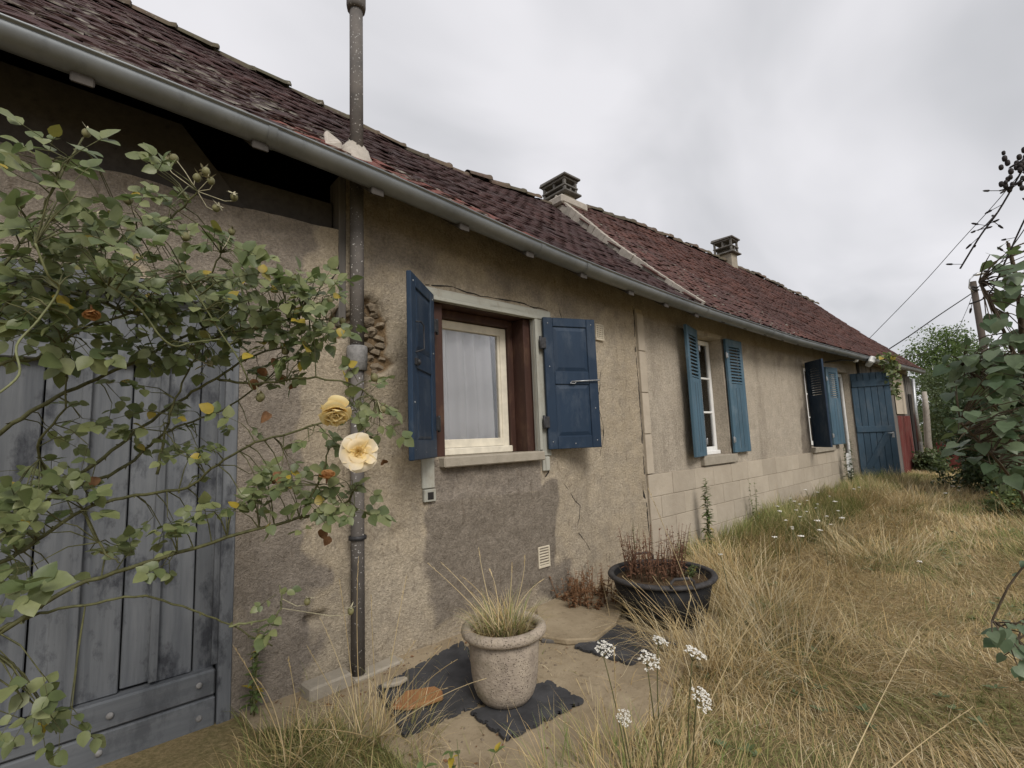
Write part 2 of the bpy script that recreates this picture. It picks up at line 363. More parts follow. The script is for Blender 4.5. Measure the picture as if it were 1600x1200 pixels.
m = Mat('glass_pane', 0.03, 0.5)
m.b.inputs['Transmission Weight'].default_value = 0.0
gl = m.node('ShaderNodeBsdfGlossy'); gl.inputs['Roughness'].default_value = 0.02; tr = m.node('ShaderNodeBsdfTransparent'); fr = m.node('ShaderNodeFresnel'); fr.inputs[0].default_value = 1.5
xs = m.node('ShaderNodeMixShader'); m.L(m.math('ADD', fr.outputs[0], 0.03), xs.inputs[0]); m.L(tr.outputs[0], xs.inputs[1]); m.L(gl.outputs[0], xs.inputs[2]); m.L(xs.outputs[0], m.out.inputs['Surface']); M_GLASS = m.m
m = Mat('net_curtain', 0.9, 0.1); c = m.mix(m.noise(120, 2), (0.85, 0.85, 0.86), (0.76, 0.76, 0.78)); m.color(c); m.translucent((0.7, 0.7, 0.72), 0.3); M_CURTAIN = m.m

def leaf_material(name, a, b, yellow=0.05, tr=0.3, pale=None):
    m = Mat(name, 0.42, 0.4); r = m.rnd()
    c = m.mix(r, a, b)
    if yellow > 0: c = m.mix(m.ramp(m.math('FRACT', m.math('MULTIPLY', r, 7.31)), (1 - yellow - 0.01, 0), (1 - yellow, 1)), c, (0.36, 0.27, 0.035))
    c = m.mix(0.5, c, m.ramp(m.noise(60, 3), (0.3, 0.75), (0.7, 1.25)), 'MULTIPLY')
    under = m.mix(0.35, c, (0.16, 0.20, 0.13)); c = m.mix(m.g.outputs['Backfacing'], c, under)
    m.color(c); m.translucent(m.mix(0.5, c, (0.12, 0.2, 0.03)), tr); m.bump(m.noise(90, 2), 0.15, 0.003); return m.m
M_ROSE = leaf_material('rose_leaf', (0.088, 0.118, 0.045), (0.225, 0.245, 0.108), 0.03, 0.3)
M_LILAC = leaf_material('lilac_leaf', (0.062, 0.105, 0.052), (0.165, 0.21, 0.125), 0.0, 0.3)
M_FARLEAF = leaf_material('far_tree_leaf', (0.07, 0.125, 0.03), (0.14, 0.20, 0.055), 0.0, 0.3)
M_WILLOW = leaf_material('willowy_shrub_leaf', (0.09, 0.125, 0.055), (0.15, 0.185, 0.09), 0.0, 0.3)
M_HEDGE = leaf_material('dark_hedge_leaf', (0.034, 0.058, 0.025), (0.078, 0.115, 0.048), 0.0, 0.2)
M_WEED = leaf_material('weed_leaf', (0.085, 0.125, 0.04), (0.15, 0.19, 0.075), 0.05, 0.25)
M_CANE = plain('rose_cane', (0.085, 0.085, 0.036), 0.7, 0.3, 0, 50, 0.5, 0.2)
M_CANEY = plain('young_rose_stem', (0.16, 0.17, 0.08), 0.6, 0.3, 0, 50, 0.3, 0.1)
M_TWIG = plain('brown_twig', (0.085, 0.065, 0.045), 0.85, 0.2, 0, 40, 0.4, 0.2)
M_HIP = plain('rose_hip', (0.16, 0.15, 0.07), 0.6, 0.3, 0, 40, 0.4)
M_SEPAL = plain('dry_sepal', (0.34, 0.31, 0.21), 0.8, 0.2, 0, 60, 0.4)
M_DEADLEAF = plain('dead_leaf', (0.18, 0.095, 0.048), 0.85, 0.2, 0, 60, 0.4)
M_UMBEL = plain('white_florets', (0.70, 0.68, 0.62), 0.9, 0.1, 0, 200, 0.15)
M_GSTEM = plain('green_stem', (0.13, 0.13, 0.06), 0.8, 0.2, 0, 60, 0.3)
M_REDWEED = plain('dry_red_weed', (0.155, 0.082, 0.05), 0.85, 0.2, 0, 60, 0.5)
M_SEED = plain('dark_seed_capsule', (0.035, 0.03, 0.03), 0.7, 0.2)
def petal_material(name, inner, outer):
    m = Mat(name, 0.6, 0.2); u = m.node('ShaderNodeTexCoord'); z = m.axis(1, u.outputs['Object'])
    c = m.mix(m.ramp(m.math('MULTIPLY', z, 22.0), (0.1, 0), (0.85, 1)), inner, outer)
    m.color(m.mix(0.3, c, m.ramp(m.noise(150, 3), (0.3, 0.85), (0.7, 1.1)), 'MULTIPLY')); m.translucent(c, 0.4); return m.m
M_PETAL_A = petal_material('pale_peach_petal', (0.86, 0.66, 0.26), (0.88, 0.79, 0.64))
M_PETAL_B = petal_material('yellow_petal', (0.86, 0.62, 0.22), (0.89, 0.78, 0.46))
M_PETAL_C = petal_material('withered_petal', (0.52, 0.26, 0.10), (0.62, 0.40, 0.20))

m = Mat('dry_grass', 0.8, 0.2); k = m.attr('col'); m.color(m.mix(0.4, k, m.ramp(m.noise(30, 2), (0.3, 0.7), (0.7, 1.25)), 'MULTIPLY')); m.translucent(k, 0.25); M_GRASS = m.m
m = Mat('straw_stalk', 0.75, 0.25); c = m.mix(m.rnd(), (0.50, 0.38, 0.20), (0.62, 0.51, 0.31)); m.color(c); m.translucent(c, 0.15); M_STRAW = m.m
m = Mat('lawn_soil', 1.0, 0.05)
c = m.mix(m.ramp(m.noise(1.4, 5, 0.65), (0.38, 0), (0.64, 1)), (0.28, 0.21, 0.11), (0.19, 0.165, 0.075))
c = m.mix(m.ramp(m.noise(38, 5, 0.75), (0.42, 0), (0.66, 0.8)), c, (0.40, 0.31, 0.17))
m.color(c); m.bump(m.noise(45, 5, 0.75), 0.9, 0.03); M_GROUND = m.m
m = Mat('sandy_concrete', 0.95, 0.1)
c = m.mix(m.ramp(m.noise(3.1, 5, 0.7), (0.35, 0), (0.68, 1)), (0.35, 0.285, 0.195), (0.235, 0.185, 0.12))
c = m.mix(m.ramp(m.noise(17, 5, 0.75), (0.55, 0), (0.72, 0.7)), c, (0.15, 0.115, 0.07))
m.color(c); m.bump(m.noise(70, 5, 0.7), 0.6, 0.008); M_PATIO = m.m

# ------------------------------------------------------------------ ground, patio
def gz(x, y):
    s = min(max((x - 4.5) / 4.0, 0), 1); s = s * s * (3 - 2 * s)
    e = min(max((x - 12.5) / 4.0, 0), 1); e = e * e * (3 - 2 * e)
    t = min(max((-y - 0.2) / 3.0, 0), 1)
    return 0.12 * s * (1 - e) * (1 - 0.5 * t) + (0.02 * fbm(x * 0.8, y * 0.8) if x > 2.5 or y < -1.6 else 0.0)
gx = np.concatenate([[-400, -150, -60, -25, -10], np.arange(-5, 22.01, 0.25), [25, 32, 45, 70, 120, 250, 500]])
gy = np.concatenate([[-400, -150, -60, -25, -12], np.arange(-7, 0.6, 0.25), [1.5, 4, 8, 16, 30, 60, 150, 400]])
V = np.array([(x, y, gz(x, y) if -5 <= x <= 22 and -7 <= y <= 0.6 else 0.0) for y in gy for x in gx])
nx = len(gx); ii = np.arange(len(gy) - 1)[:, None] * nx + np.arange(nx - 1)[None, :]; ii = ii.ravel()
ground = structure(link('ground', np_mesh('ground', V, [np.stack([ii, ii + 1, ii + nx + 1, ii + nx], 1)], M_GROUND, smooth=True)))
# irregular concrete apron in front of the wall
pp = []
out = [(0.62, 0.03), (0.66, -0.22), (0.9, -0.42), (1.0, -0.75), (1.02, -1.1), (1.18, -1.45), (1.5, -1.55), (1.75, -1.45), (2.1, -1.42), (2.5, -1.30), (2.9, -1.28), (3.25, -1.15), (3.5, -0.85), (3.65, -0.4), (3.8, 0.03)]
for i in range(len(out)):
    a, b = Vector(out[i]), Vector(out[(i + 1) % len(out)])
    if i == len(out) - 1: pp.append(tuple(a)); break
    for k in range(5):
        q = a.lerp(b, k / 5); pp.append((q.x + 0.03 * fbm(q.x * 7, q.y * 7), min(q.y + 0.03 * fbm(q.x * 7 + 9, q.y * 7), 0.03)))
structure(B().prism(pp[::-1], -0.1, 0.012).build('patio', M_PATIO))
def patio_in_pt(x, y):
    r = False; j = len(out) - 1
    for i in range(len(out)):
        (xi, yi), (xj, yj) = out[i], out[j]
        if (yi > y) != (yj > y) and x < (xj - xi) * (y - yi) / (yj - yi + 1e-9) + xi: r = not r
        j = i
    return r

# ------------------------------------------------------------------ the row of houses
EX = [-5, -0.3, 0.28, 1.05, 1.63, 2.83, 3.7, 4.87, 7.7, 12.0, 16.1, 18.5]
EZ = [2.92, 2.895, 2.877, 2.838, 2.787, 2.690, 2.652, 2.612, 2.581, 2.64, 2.717, 2.75]
def eave(x):                             # lip of the gutter
    return (itab(x - 0.5, EX, EZ) + itab(x - 0.25, EX, EZ) + 2 * itab(x, EX, EZ) + itab(x + 0.25, EX, EZ) + itab(x + 0.5, EX, EZ)) / 6
YE, YR = -0.37, 2.17                     # eave edge of the tiles, ridge
def ridge1(x): return itab(x, [-5, 0.06, 1.55, 2.85, 4.0, 5.3], [5.25, 5.15, 4.995, 4.86, 4.88, 4.95])
def ridge2(x): return itab(x, [5.0, 6.0, 8.0, 11.7, 18], [5.10, 5.16, 5.28, 5.36, 5.34])
def roofp(x, t, w):                      # point of the roof plane, t = 0 eave .. 1 ridge
    zr = ridge1(x) if w == 1 else ridge2(x)
    z0 = eave(x) - 0.01 + (0.03 if w == 2 else 0)
    sag = -0.05 * math.sin(math.pi * t) * (1 + 0.6 * fbm(x * 0.5, t * 2.0))
    return Vector((x, YE + (YR - YE) * t, z0 + (zr - z0) * t + sag))
XJ0, XJ1 = 5.02, 5.42                    # roof junction at eave and at ridge
X_END = 17.6

house = thing('farmhouse', (1.0, 0.2, 0), 'old plastered farmhouse with blue barn door and sagging purple-brown tiled roof', 'house')
cott = thing('cottage', (10.0, 0.2, 0), 'adjoining longer cottage with louvred blue shutters and red-brown tiled roof', 'house')

def wall_front(x0, x1, topf, holes, step, maskf, pushf, name, mat, parent, z0=-0.25):
    xs = sorted(set([round(v, 4) for v in np.arange(x0, x1, step)] + [x1] + [h[0] for h in holes] + [h[1] for h in holes]))
    zs = sorted(set([round(v, 4) for v in np.arange(z0, 3.4, step)] + [h[2] for h in holes] + [h[3] for h in holes]))
    def clean(a, keep):
        o = [a[0]]
        for v in a[1:]:
            if v - o[-1] < step * 0.35:
                if v in keep: o[-1] = v
                continue
            o.append(v)
        return o
    kx = {h[0] for h in holes} | {h[1] for h in holes} | {x1}; kz = {h[2] for h in holes} | {h[3] for h in holes}
    xs = clean(xs, kx); zs = clean(zs, kz)
    idx, V, C = {}, [], []
    def vert(i, j):
        if (i, j) in idx: return idx[(i, j)]
        x, z = xs[i], zs[j]; t = topf(x); zz = min(z, t)
        e = 1.0
        for h in holes:
            if h[0] - 1e-4 <= x <= h[1] + 1e-4 and h[2] - 1e-4 <= z <= h[3] + 1e-4: e = 0.0
        y = e * (0.010 * fbm(x * 2.2, z * 2.2, 1.0) + 0.006 * fbm(x * 11, z * 11, 4.0, 2) + pushf(x, z))
        idx[(i, j)] = len(V); V.append((x, y, zz)); C.append(maskf(x, z)); return idx[(i, j)]
    F = []
    for i in range(len(xs) - 1):
        xc = (xs[i] + xs[i + 1]) / 2
        for j in range(len(zs) - 1):
            zc = (zs[j] + zs[j + 1]) / 2
            if zs[j] >= topf(xc) - 0.003: continue
            if any(h[0] < xc < h[1] and h[2] < zc < h[3] for h in holes): continue
            F.append((vert(i, j), vert(i + 1, j), vert(i + 1, j + 1), vert(i, j + 1)))
    me = np_mesh(name, np.array(V), [np.array(F)], mat, smooth=True)
    a = me.color_attributes.new('mask', 'FLOAT_COLOR', 'POINT')
    c = np.ones((len(V), 4), np.float32); c[:, :3] = np.array(C); a.data.foreach_set('color', c.ravel())
    return link(name, me, parent)

def blob(x, z, cx, cz, rx, rz, w=0.25):  # 1 inside a wobbly ellipse
    d = math.hypot((x - cx) / rx, (z - cz) / rz) + 0.35 * fbm(x * 5, z * 5, 2.0)
    return min(max((1.0 - d) / w + 0.5, 0), 1)
def rect(x, z, x0, x1, z0, z1, w=0.09, wob=0.09):
    a = wob * fbm(x * 3.3, z * 3.3, 7.0); b = wob * fbm(x * 3.3 + 20, z * 3.3, 7.0)
    d = min(x + a - x0, x1 - x - a, z + b - z0, z1 - z - b)
    return min(max(d / w + 0.5, 0), 1)
HOLES = [(1.32, 2.00, 0.12, 0.17, 0.06), (1.12, 2.03, 0.08, 0.09, 0.05), (1.31, 1.80, 0.15, 0.08, 0.055), (1.50, 1.42, 0.03, 0.10, 0.025), (0.97, 0.36, 0.055, 0.035, 0.05), (1.47, 0.72, 0.05, 0.06, 0.02),
         (1.05, 0.86, 0.04, 0.03, 0.03), (4.16, 0.72, 0.03, 0.06, 0.03), (2.15, 0.62, 0.06, 0.02, 0.012), (3.15, 0.45, 0.02, 0.02, 0.02), (3.3, 1.0, 0.02, 0.02, 0.02), (3.55, 1.3, 0.015, 0.03, 0.02), (1.50, 1.05, 0.025, 0.05, 0.02), (3.05, 0.95, 0.03, 0.04, 0.01)]
PITS = [(U(0.6, 4.15), U(0.05, 2.55), U(0.008, 0.024), U(0.008, 0.02), U(0.01, 0.022)) for _ in range(90)]
def mask1(x, z):
    ex = max(blob(x, z, h[0], h[1], h[2], h[3]) for h in HOLES[:3])
    dk = max(rect(x, z, 1.72, 2.92, 0.13, 0.90), 0.8 * rect(x, z, 2.6, 3.05, 0.05, 0.30), 0.55 * rect(x, z, 2.0, 2.6, -0.1, 0.3))
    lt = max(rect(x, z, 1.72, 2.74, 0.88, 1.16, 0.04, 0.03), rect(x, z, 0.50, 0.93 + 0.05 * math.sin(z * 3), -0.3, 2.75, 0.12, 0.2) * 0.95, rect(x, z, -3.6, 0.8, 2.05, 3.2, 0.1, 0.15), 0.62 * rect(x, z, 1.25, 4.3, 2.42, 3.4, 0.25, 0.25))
    return (ex, dk, lt)
def push1(x, z):
    p = 0.0
    for h in HOLES: 
        if abs(x - h[0]) < 0.35 and abs(z - h[1]) < 0.4: p = max(p, h[4] * blob(x, z, h[0], h[1], h[2], h[3], 0.15))
    for h in PITS:
        if abs(x - h[0]) < 0.05 and abs(z - h[1]) < 0.05: p = max(p, h[4] * max(0.0, 1.2 - math.hypot((x - h[0]) / h[2], (z - h[1]) / h[3])))
    p += 0.004 * fbm(x * 24, z * 24, 9.0, 2)
    p -= 0.011 * rect(x, z, 1.72, 2.92, 0.13, 0.90) + 0.006 * rect(x, z, 1.72, 2.74, 0.88, 1.16, 0.04, 0.03)
    return p
H1 = [(-1.30, 0.585, -0.25, 2.11), (1.752, 2.722, 1.185, 2.268)]
def top1(x):
    if x < 1.13: return 2.595 + 0.02 * fbm(x * 3, 0.3)
    return roofp(x, 0.146, 1).z - 0.05
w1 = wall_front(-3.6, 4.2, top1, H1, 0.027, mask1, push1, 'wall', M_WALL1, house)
def mask2(x, z):
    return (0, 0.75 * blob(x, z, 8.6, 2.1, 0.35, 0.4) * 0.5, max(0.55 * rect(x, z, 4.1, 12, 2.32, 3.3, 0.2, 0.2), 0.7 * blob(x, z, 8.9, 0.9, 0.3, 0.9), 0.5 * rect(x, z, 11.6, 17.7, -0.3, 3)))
H2 = [(5.42, 6.10, 1.0, 2.46), (9.06, 10.05, 0.955, 2.37), (10.82, 11.64, 0.06, 2.36)]
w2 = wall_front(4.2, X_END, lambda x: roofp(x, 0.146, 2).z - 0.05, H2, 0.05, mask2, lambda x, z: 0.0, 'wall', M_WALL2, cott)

# backs of the walls, gables, rooms
b = B(); b.box(-3.6, -3.2, 0.03, 4.3, -0.2, 2.7); b.box(-3.2, 4.2, 3.9, 4.3, -0.2, 2.9)
b.prism_y([(-3.6, 2.7), (-3.2, 2.7), (-3.2, 2.72), (-3.6, 2.72)], 0.1, 4.2); b.build('rear_wall', M_MORTAR, house)
b = B(); b.xf = None
def gable(x, w, x2):
    zr = (ridge1 if w == 1 else ridge2)(x); z0 = roofp(x, 0.146, w).z - 0.05
    vs = [(x, 0.02, -0.2), (x, 2 * YR, -0.2), (x, 2 * YR, z0), (x, YR, zr - 0.1), (x, 0.02, z0)]
    return vs + [(x2, p[1], p[2]) for p in vs], [(0, 4, 3, 2, 1), (5, 6, 7, 8, 9)] + [(i, (i + 1) % 5, 5 + (i + 1) % 5, 5 + i) for i in range(5)]
B().add(*gable(-3.6, 1, -3.75)).build('gable_wall', M_MORTAR, house)
B().add(*gable(X_END - 0.25, 2, X_END)).build('gable_wall', M_MORTAR, cott)
B().box(4.2, X_END - 0.25, 3.9, 4.3, -0.2, 2.6).build('rear_wall', M_MORTAR, cott)
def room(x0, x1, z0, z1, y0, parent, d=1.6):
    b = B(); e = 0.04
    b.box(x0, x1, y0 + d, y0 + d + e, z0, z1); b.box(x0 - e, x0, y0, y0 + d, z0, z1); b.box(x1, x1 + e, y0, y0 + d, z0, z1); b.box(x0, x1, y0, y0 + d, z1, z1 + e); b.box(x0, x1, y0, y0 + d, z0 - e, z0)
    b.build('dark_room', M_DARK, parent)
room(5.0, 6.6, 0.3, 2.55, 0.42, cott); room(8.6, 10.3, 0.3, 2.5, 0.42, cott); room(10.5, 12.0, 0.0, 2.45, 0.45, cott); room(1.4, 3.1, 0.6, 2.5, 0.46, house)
def reveal(x0, x1, z0, z1, y0, y1, mat, parent, floor=True):
    b = B(); e = 0.05
    b.box(x0 - e, x0 - 0.001, y0, y1, z0, z1 + e); b.box(x1 + 0.001, x1 + e, y0, y1, z0, z1 + e); b.box(x0 - 0.0005, x1 + 0.0005, y0, y1, z1 + 0.001, z1 + e)
    if floor: b.box(x0 - e, x1 + e, y0, y1, z0 - e, z0 - 0.001)
    return b.build('reveal', mat, parent)

# stones bare in the broken plaster beside the downpipe
def stone_mesh(seed):
    r0 = random.Random(seed); b = B(); b.ball((0, 0, 0), 1.0, (1, 1.0, 1.0), 7, 5)
    b.v = [tuple(c * r0.uniform(0.72, 1.15) for c in v) for v in b.v]; b.sm = [False] * len(b.sm)
    return b.mesh('stone', M_RUBBLE)
SM = [stone_mesh(i) for i in range(5)]
zz = 1.73; k = 0
while zz < 2.22:
    hh = U(0.035, 0.062); xx = 1.07 + U(-0.05, 0.02)
    while xx < 1.48:
        ww = U(0.06, 0.14)
        if max(blob(xx + ww / 2, zz, h[0], h[1], h[2], h[3]) for h in HOLES[:3]) > 0.5:
            link('stone', SM[k % 5], w1, Matrix.Translation((xx + ww / 2, 0.066 + U(-.008, .012), zz + U(-.012, .012))) @ Euler((U(-.3, .3), U(-.35, .35), U(-.4, .4))).to_matrix().to_4x4() @ Matrix.Diagonal((ww * 0.5, 0.042, hh * 0.62, 1)))
        k += 1; xx += ww * U(0.9, 1.1)
    zz += hh * 0.92
# cracks: a lipped strip of plaster above the lintel and beside the pipe
def crack(pts, parent, w=0.004):
    b = B(); L = []
    for i in range(len(pts) - 1):
        a, c = Vector(pts[i]), Vector(pts[i + 1])
        for q in range(4): L.append(a.lerp(c, q / 4) + Vector((U(-.008, .008), U(-.008, .008))))
    L.append(Vector(pts[-1]))
    vs, fs = [], []
    for i, p in enumerate(L):
        t = (L[min(i + 1, len(L) - 1)] - L[max(i - 1, 0)]).normalized(); n = Vector((-t.y, t.x)) * (w * U(0.25, 1.2) * (0.15 if i in (0, len(L) - 1) else 1))
        yy = 0.010 * fbm(p.x * 2.2, p.y * 2.2, 1.0) + 0.006 * fbm(p.x * 11, p.y * 11, 4.0, 2) + push1(p.x, p.y) - 0.0025
        for sg in (1, -1):
            vs += [(p.x + sg * n.x, yy, p.y + sg * n.y), (p.x + sg * n.x, yy + 0.03, p.y + sg * n.y)]
    for i in range(len(L) - 1):
        o = i * 4; fs += [(o, o + 4, o + 6, o + 2), (o, o + 1, o + 5, o + 4), (o + 2, o + 6, o + 7, o + 3)]
    b.add(vs, fs); b.build('crack', M_DARK, parent)
crack([(1.72, 2.37), (1.95, 2.40), (2.2, 2.37), (2.45, 2.385), (2.7, 2.375), (2.92, 2.365), (2.93, 2.30)], w1, 0.0045)
crack([(3.05, 2.45), (3.12, 2.2), (3.06, 2.0), (3.1, 1.82)], w1, 0.002); crack([(3.6, 1.9), (3.52, 1.6), (3.58, 1.3), (3.5, 1.1)], w1, 0.002); crack([(3.0, 0.9), (3.2, 0.7), (3.15, 0.5), (3.3, 0.3)], w1, 0.002)
crack([(2.86, 1.19), (2.83, 1.10), (2.84, 1.02), (2.80, 0.97)], w1, 0.006)
crack([(4.19, 2.6), (4.185, 2.0), (4.19, 1.3), (4.18, 0.9), (4.19, 0.3)], w1, 0.006)
crack([(1.15, 2.48), (1.10, 2.36), (1.05, 2.26), (1.0, 2.24), (0.99, 2.18)], w1, 0.005)
if 0: crack([(1.42, 2.15), (1.45, 2.0), (1.38, 1.9), (1.48, 1.83), (1.4, 1.72)], w1, 0.008)

# ---- barn door
reveal(-1.30, 0.585, -0.2, 2.11, 0.02, 0.42, M_MORTAR, house, False)
door = B().box(-1.29, 0.575, 0.13, 0.15, -0.02, 2.10).build('barn_door', M_BARN, house)
B().box(0.525, 0.584, -0.006, 0.12, -0.03, 2.108).build('stile', M_BARN, door, 0.004)
B().box(-1.298, -1.24, -0.006, 0.12, -0.03, 2.108).build('stile', M_BARN, door, 0.004)
B().box(-1.235, 0.522, 0.0, 0.10, 2.03, 2.107).build('head_rail', M_BARN_RAIL, door, 0.004)
xx = -1.232; ws = [0.155, 0.13, 0.17, 0.14, 0.18, 0.15, 0.165, 0.14, 0.16, 0.12, 0.15, 0.14]
i = 0
while xx < 0.515:
    w = min(ws[i % len(ws)], 0.522 - xx); dy = U(-0.006, 0.006)
    bb = B(); n = 7
    bb.box(xx + 0.0035, xx + w - 0.0035, 0.055 + dy, 0.10, 0.25 + U(-0.01, 0.01), 2.026); bb.build('plank', M_BARN, door, 0.004)
    if i % 2 == 1: B().box(xx + w - 0.019, xx + w + 0.014, 0.022 + dy, 0.050, 0.262, 2.02).build('cover_strip', M_BARN, door, 0.003)
    xx += w; i += 1
B().box(-1.236, 0.520, 0.004, 0.10, -0.025, 0.125).build('bottom_rail', M_BARN_RAIL, door, 0.006)
B().box(-1.236, 0.519, 0.010, 0.10, 0.130, 0.247).build('bottom_rail', M_BARN_RAIL, door, 0.008)
B().box(-1.236, 0.30, 0.012, 0.054, 1.70, 1.80).build('middle_rail', M_BARN_RAIL, door, 0.005)
for (x, z) in ((0.452, 0.195), (0.13, 0.185), (-0.15, 0.19), (0.455, 0.05), (0.1, 0.05)):
    B().ball((x, 0.004, z), 0.014, (1, 0.6, 1), 8, 6).build('bolt', M_COLLAR, door)

# ---- window of the farmhouse
win = B().box(1.70, 2.93, -0.022, 0.03, 2.268, 2.352).build('window', M_LINTEL, house, 0.006)      # its lintel
b = B(); b.box(2.724, 2.865, -0.020, 0.03, 1.14, 2.266); b.build('jamb', M_JAMB, win, 0.005)
b = B(); b.box(1.655, 1.750, -0.016, 0.03, 0.985, 2.266); b.build('jamb', M_JAMB, win, 0.005)
B().box(2.7245, 2.755, -0.034, -0.0205, 1.19, 2.262).build('bead', M_JAMB, win, 0.003)
B().box(1.74, 2.755, -0.036, -0.0225, 2.262, 2.285).build('bead', M_LINTEL, win, 0.003)
B().box(1.790, 2.735, -0.075, 0.30, 1.112, 1.182).build('sill', M_SILL, win, 0.008)
B().box(1.66, 1.75, -0.028, 0.0, 0.90, 0.98).build('socket_block', M_JAMB, win, 0.004)
B().box(1.685, 1.728, -0.031, -0.0285, 0.915, 0.962).build('socket_hole', M_DARK, win)
B().box(2.76, 2.84, -0.022, 0.0, 1.02, 1.135).build('socket_block', M_JAMB, win, 0.006)
reveal(1.752, 2.722, 1.19, 2.266, 0.032, 0.44, M_BROWN, win, False)
B().box(2.652, 2.7195, 0.034, 0.36, 1.184, 2.262).build('lining', M_BROWN, win, 0.003)
B().box(2.60, 2.6515, 0.17, 0.36, 1.184, 2.262).build('lining', M_BROWN, win, 0.003)
B().box(1.754, 1.868, 0.034, 0.10, 1.184, 2.262).build('lining', M_BROWN, win, 0.003)
B().box(1.754, 2.6, 0.15, 0.30, 2.205, 2.2645).build('lining', M_BROWN, win, 0.003)
sa = B(); Y0, Y1 = 0.195, 0.245
sa.box(1.80, 1.878, Y0, Y1, 1.20, 2.20); sa.box(2.535, 2.598, Y0, Y1, 1.20, 2.20); sa.box(1.878, 2.535, Y0, Y1, 2.135, 2.20); sa.box(1.878, 2.535, Y0, Y1, 1.235, 1.30)
sash = sa.build('sash', M_BEIGE, win, 0.004)
B().box(1.86, 2.60, 0.155, 0.195, 1.184, 1.236).build('drip_rail', M_BEIGE, win, 0.006)
B().box(2.512, 2.5348, Y0 + 0.008, Y1 - 0.008, 1.30, 2.135).build('glazing_bead', M_BEIGE, win, 0.002)
B().box(1.88, 2.532, Y0 + 0.02, Y0 + 0.024, 1.30, 2.135).build('pane', M_GLASS, win)
# net curtain
n = 90; vs = []; fs = []; zs_ = [1.22, 1.5, 1.78, 1.80, 2.0, 2.19]
for j, z in enumerate(zs_):
    for i in range(n + 1):
        x = 1.80 + 0.72 * i / n; ph = i / n * 2 * math.pi
        vs.append((x - 0.012 * j / 5, 0.268 + 0.024 * math.sin(ph * 5 + 0.5 * math.sin(ph * 3) + z * 0.6) + 0.003 * math.sin(ph * 13 + z) , z))
for j in range(len(zs_) - 1):
    for i in range(n): o = j * (n + 1) + i; fs.append((o, o + 1, o + n + 2, o + n + 1))
cu = B().add(vs, fs, True).build('net_curtain', M_CURTAIN)
tag(cu, 'white net curtain hanging in folds behind the cream window pane', 'curtain')
n2 = 60; vs = []; fs = []
for j, z in enumerate((1.22, 1.80)):
    for i in range(n2 + 1): vs.append((1.80 + 0.70 * i / n2, 0.318 + 0.010 * math.sin(i * 0.9 + z), z))
for i in range(n2): fs.append((i, i + 1, i + n2 + 2, i + n2 + 1))
B().add(vs, fs, True).build('lower_layer', M_CURTAIN, cu)

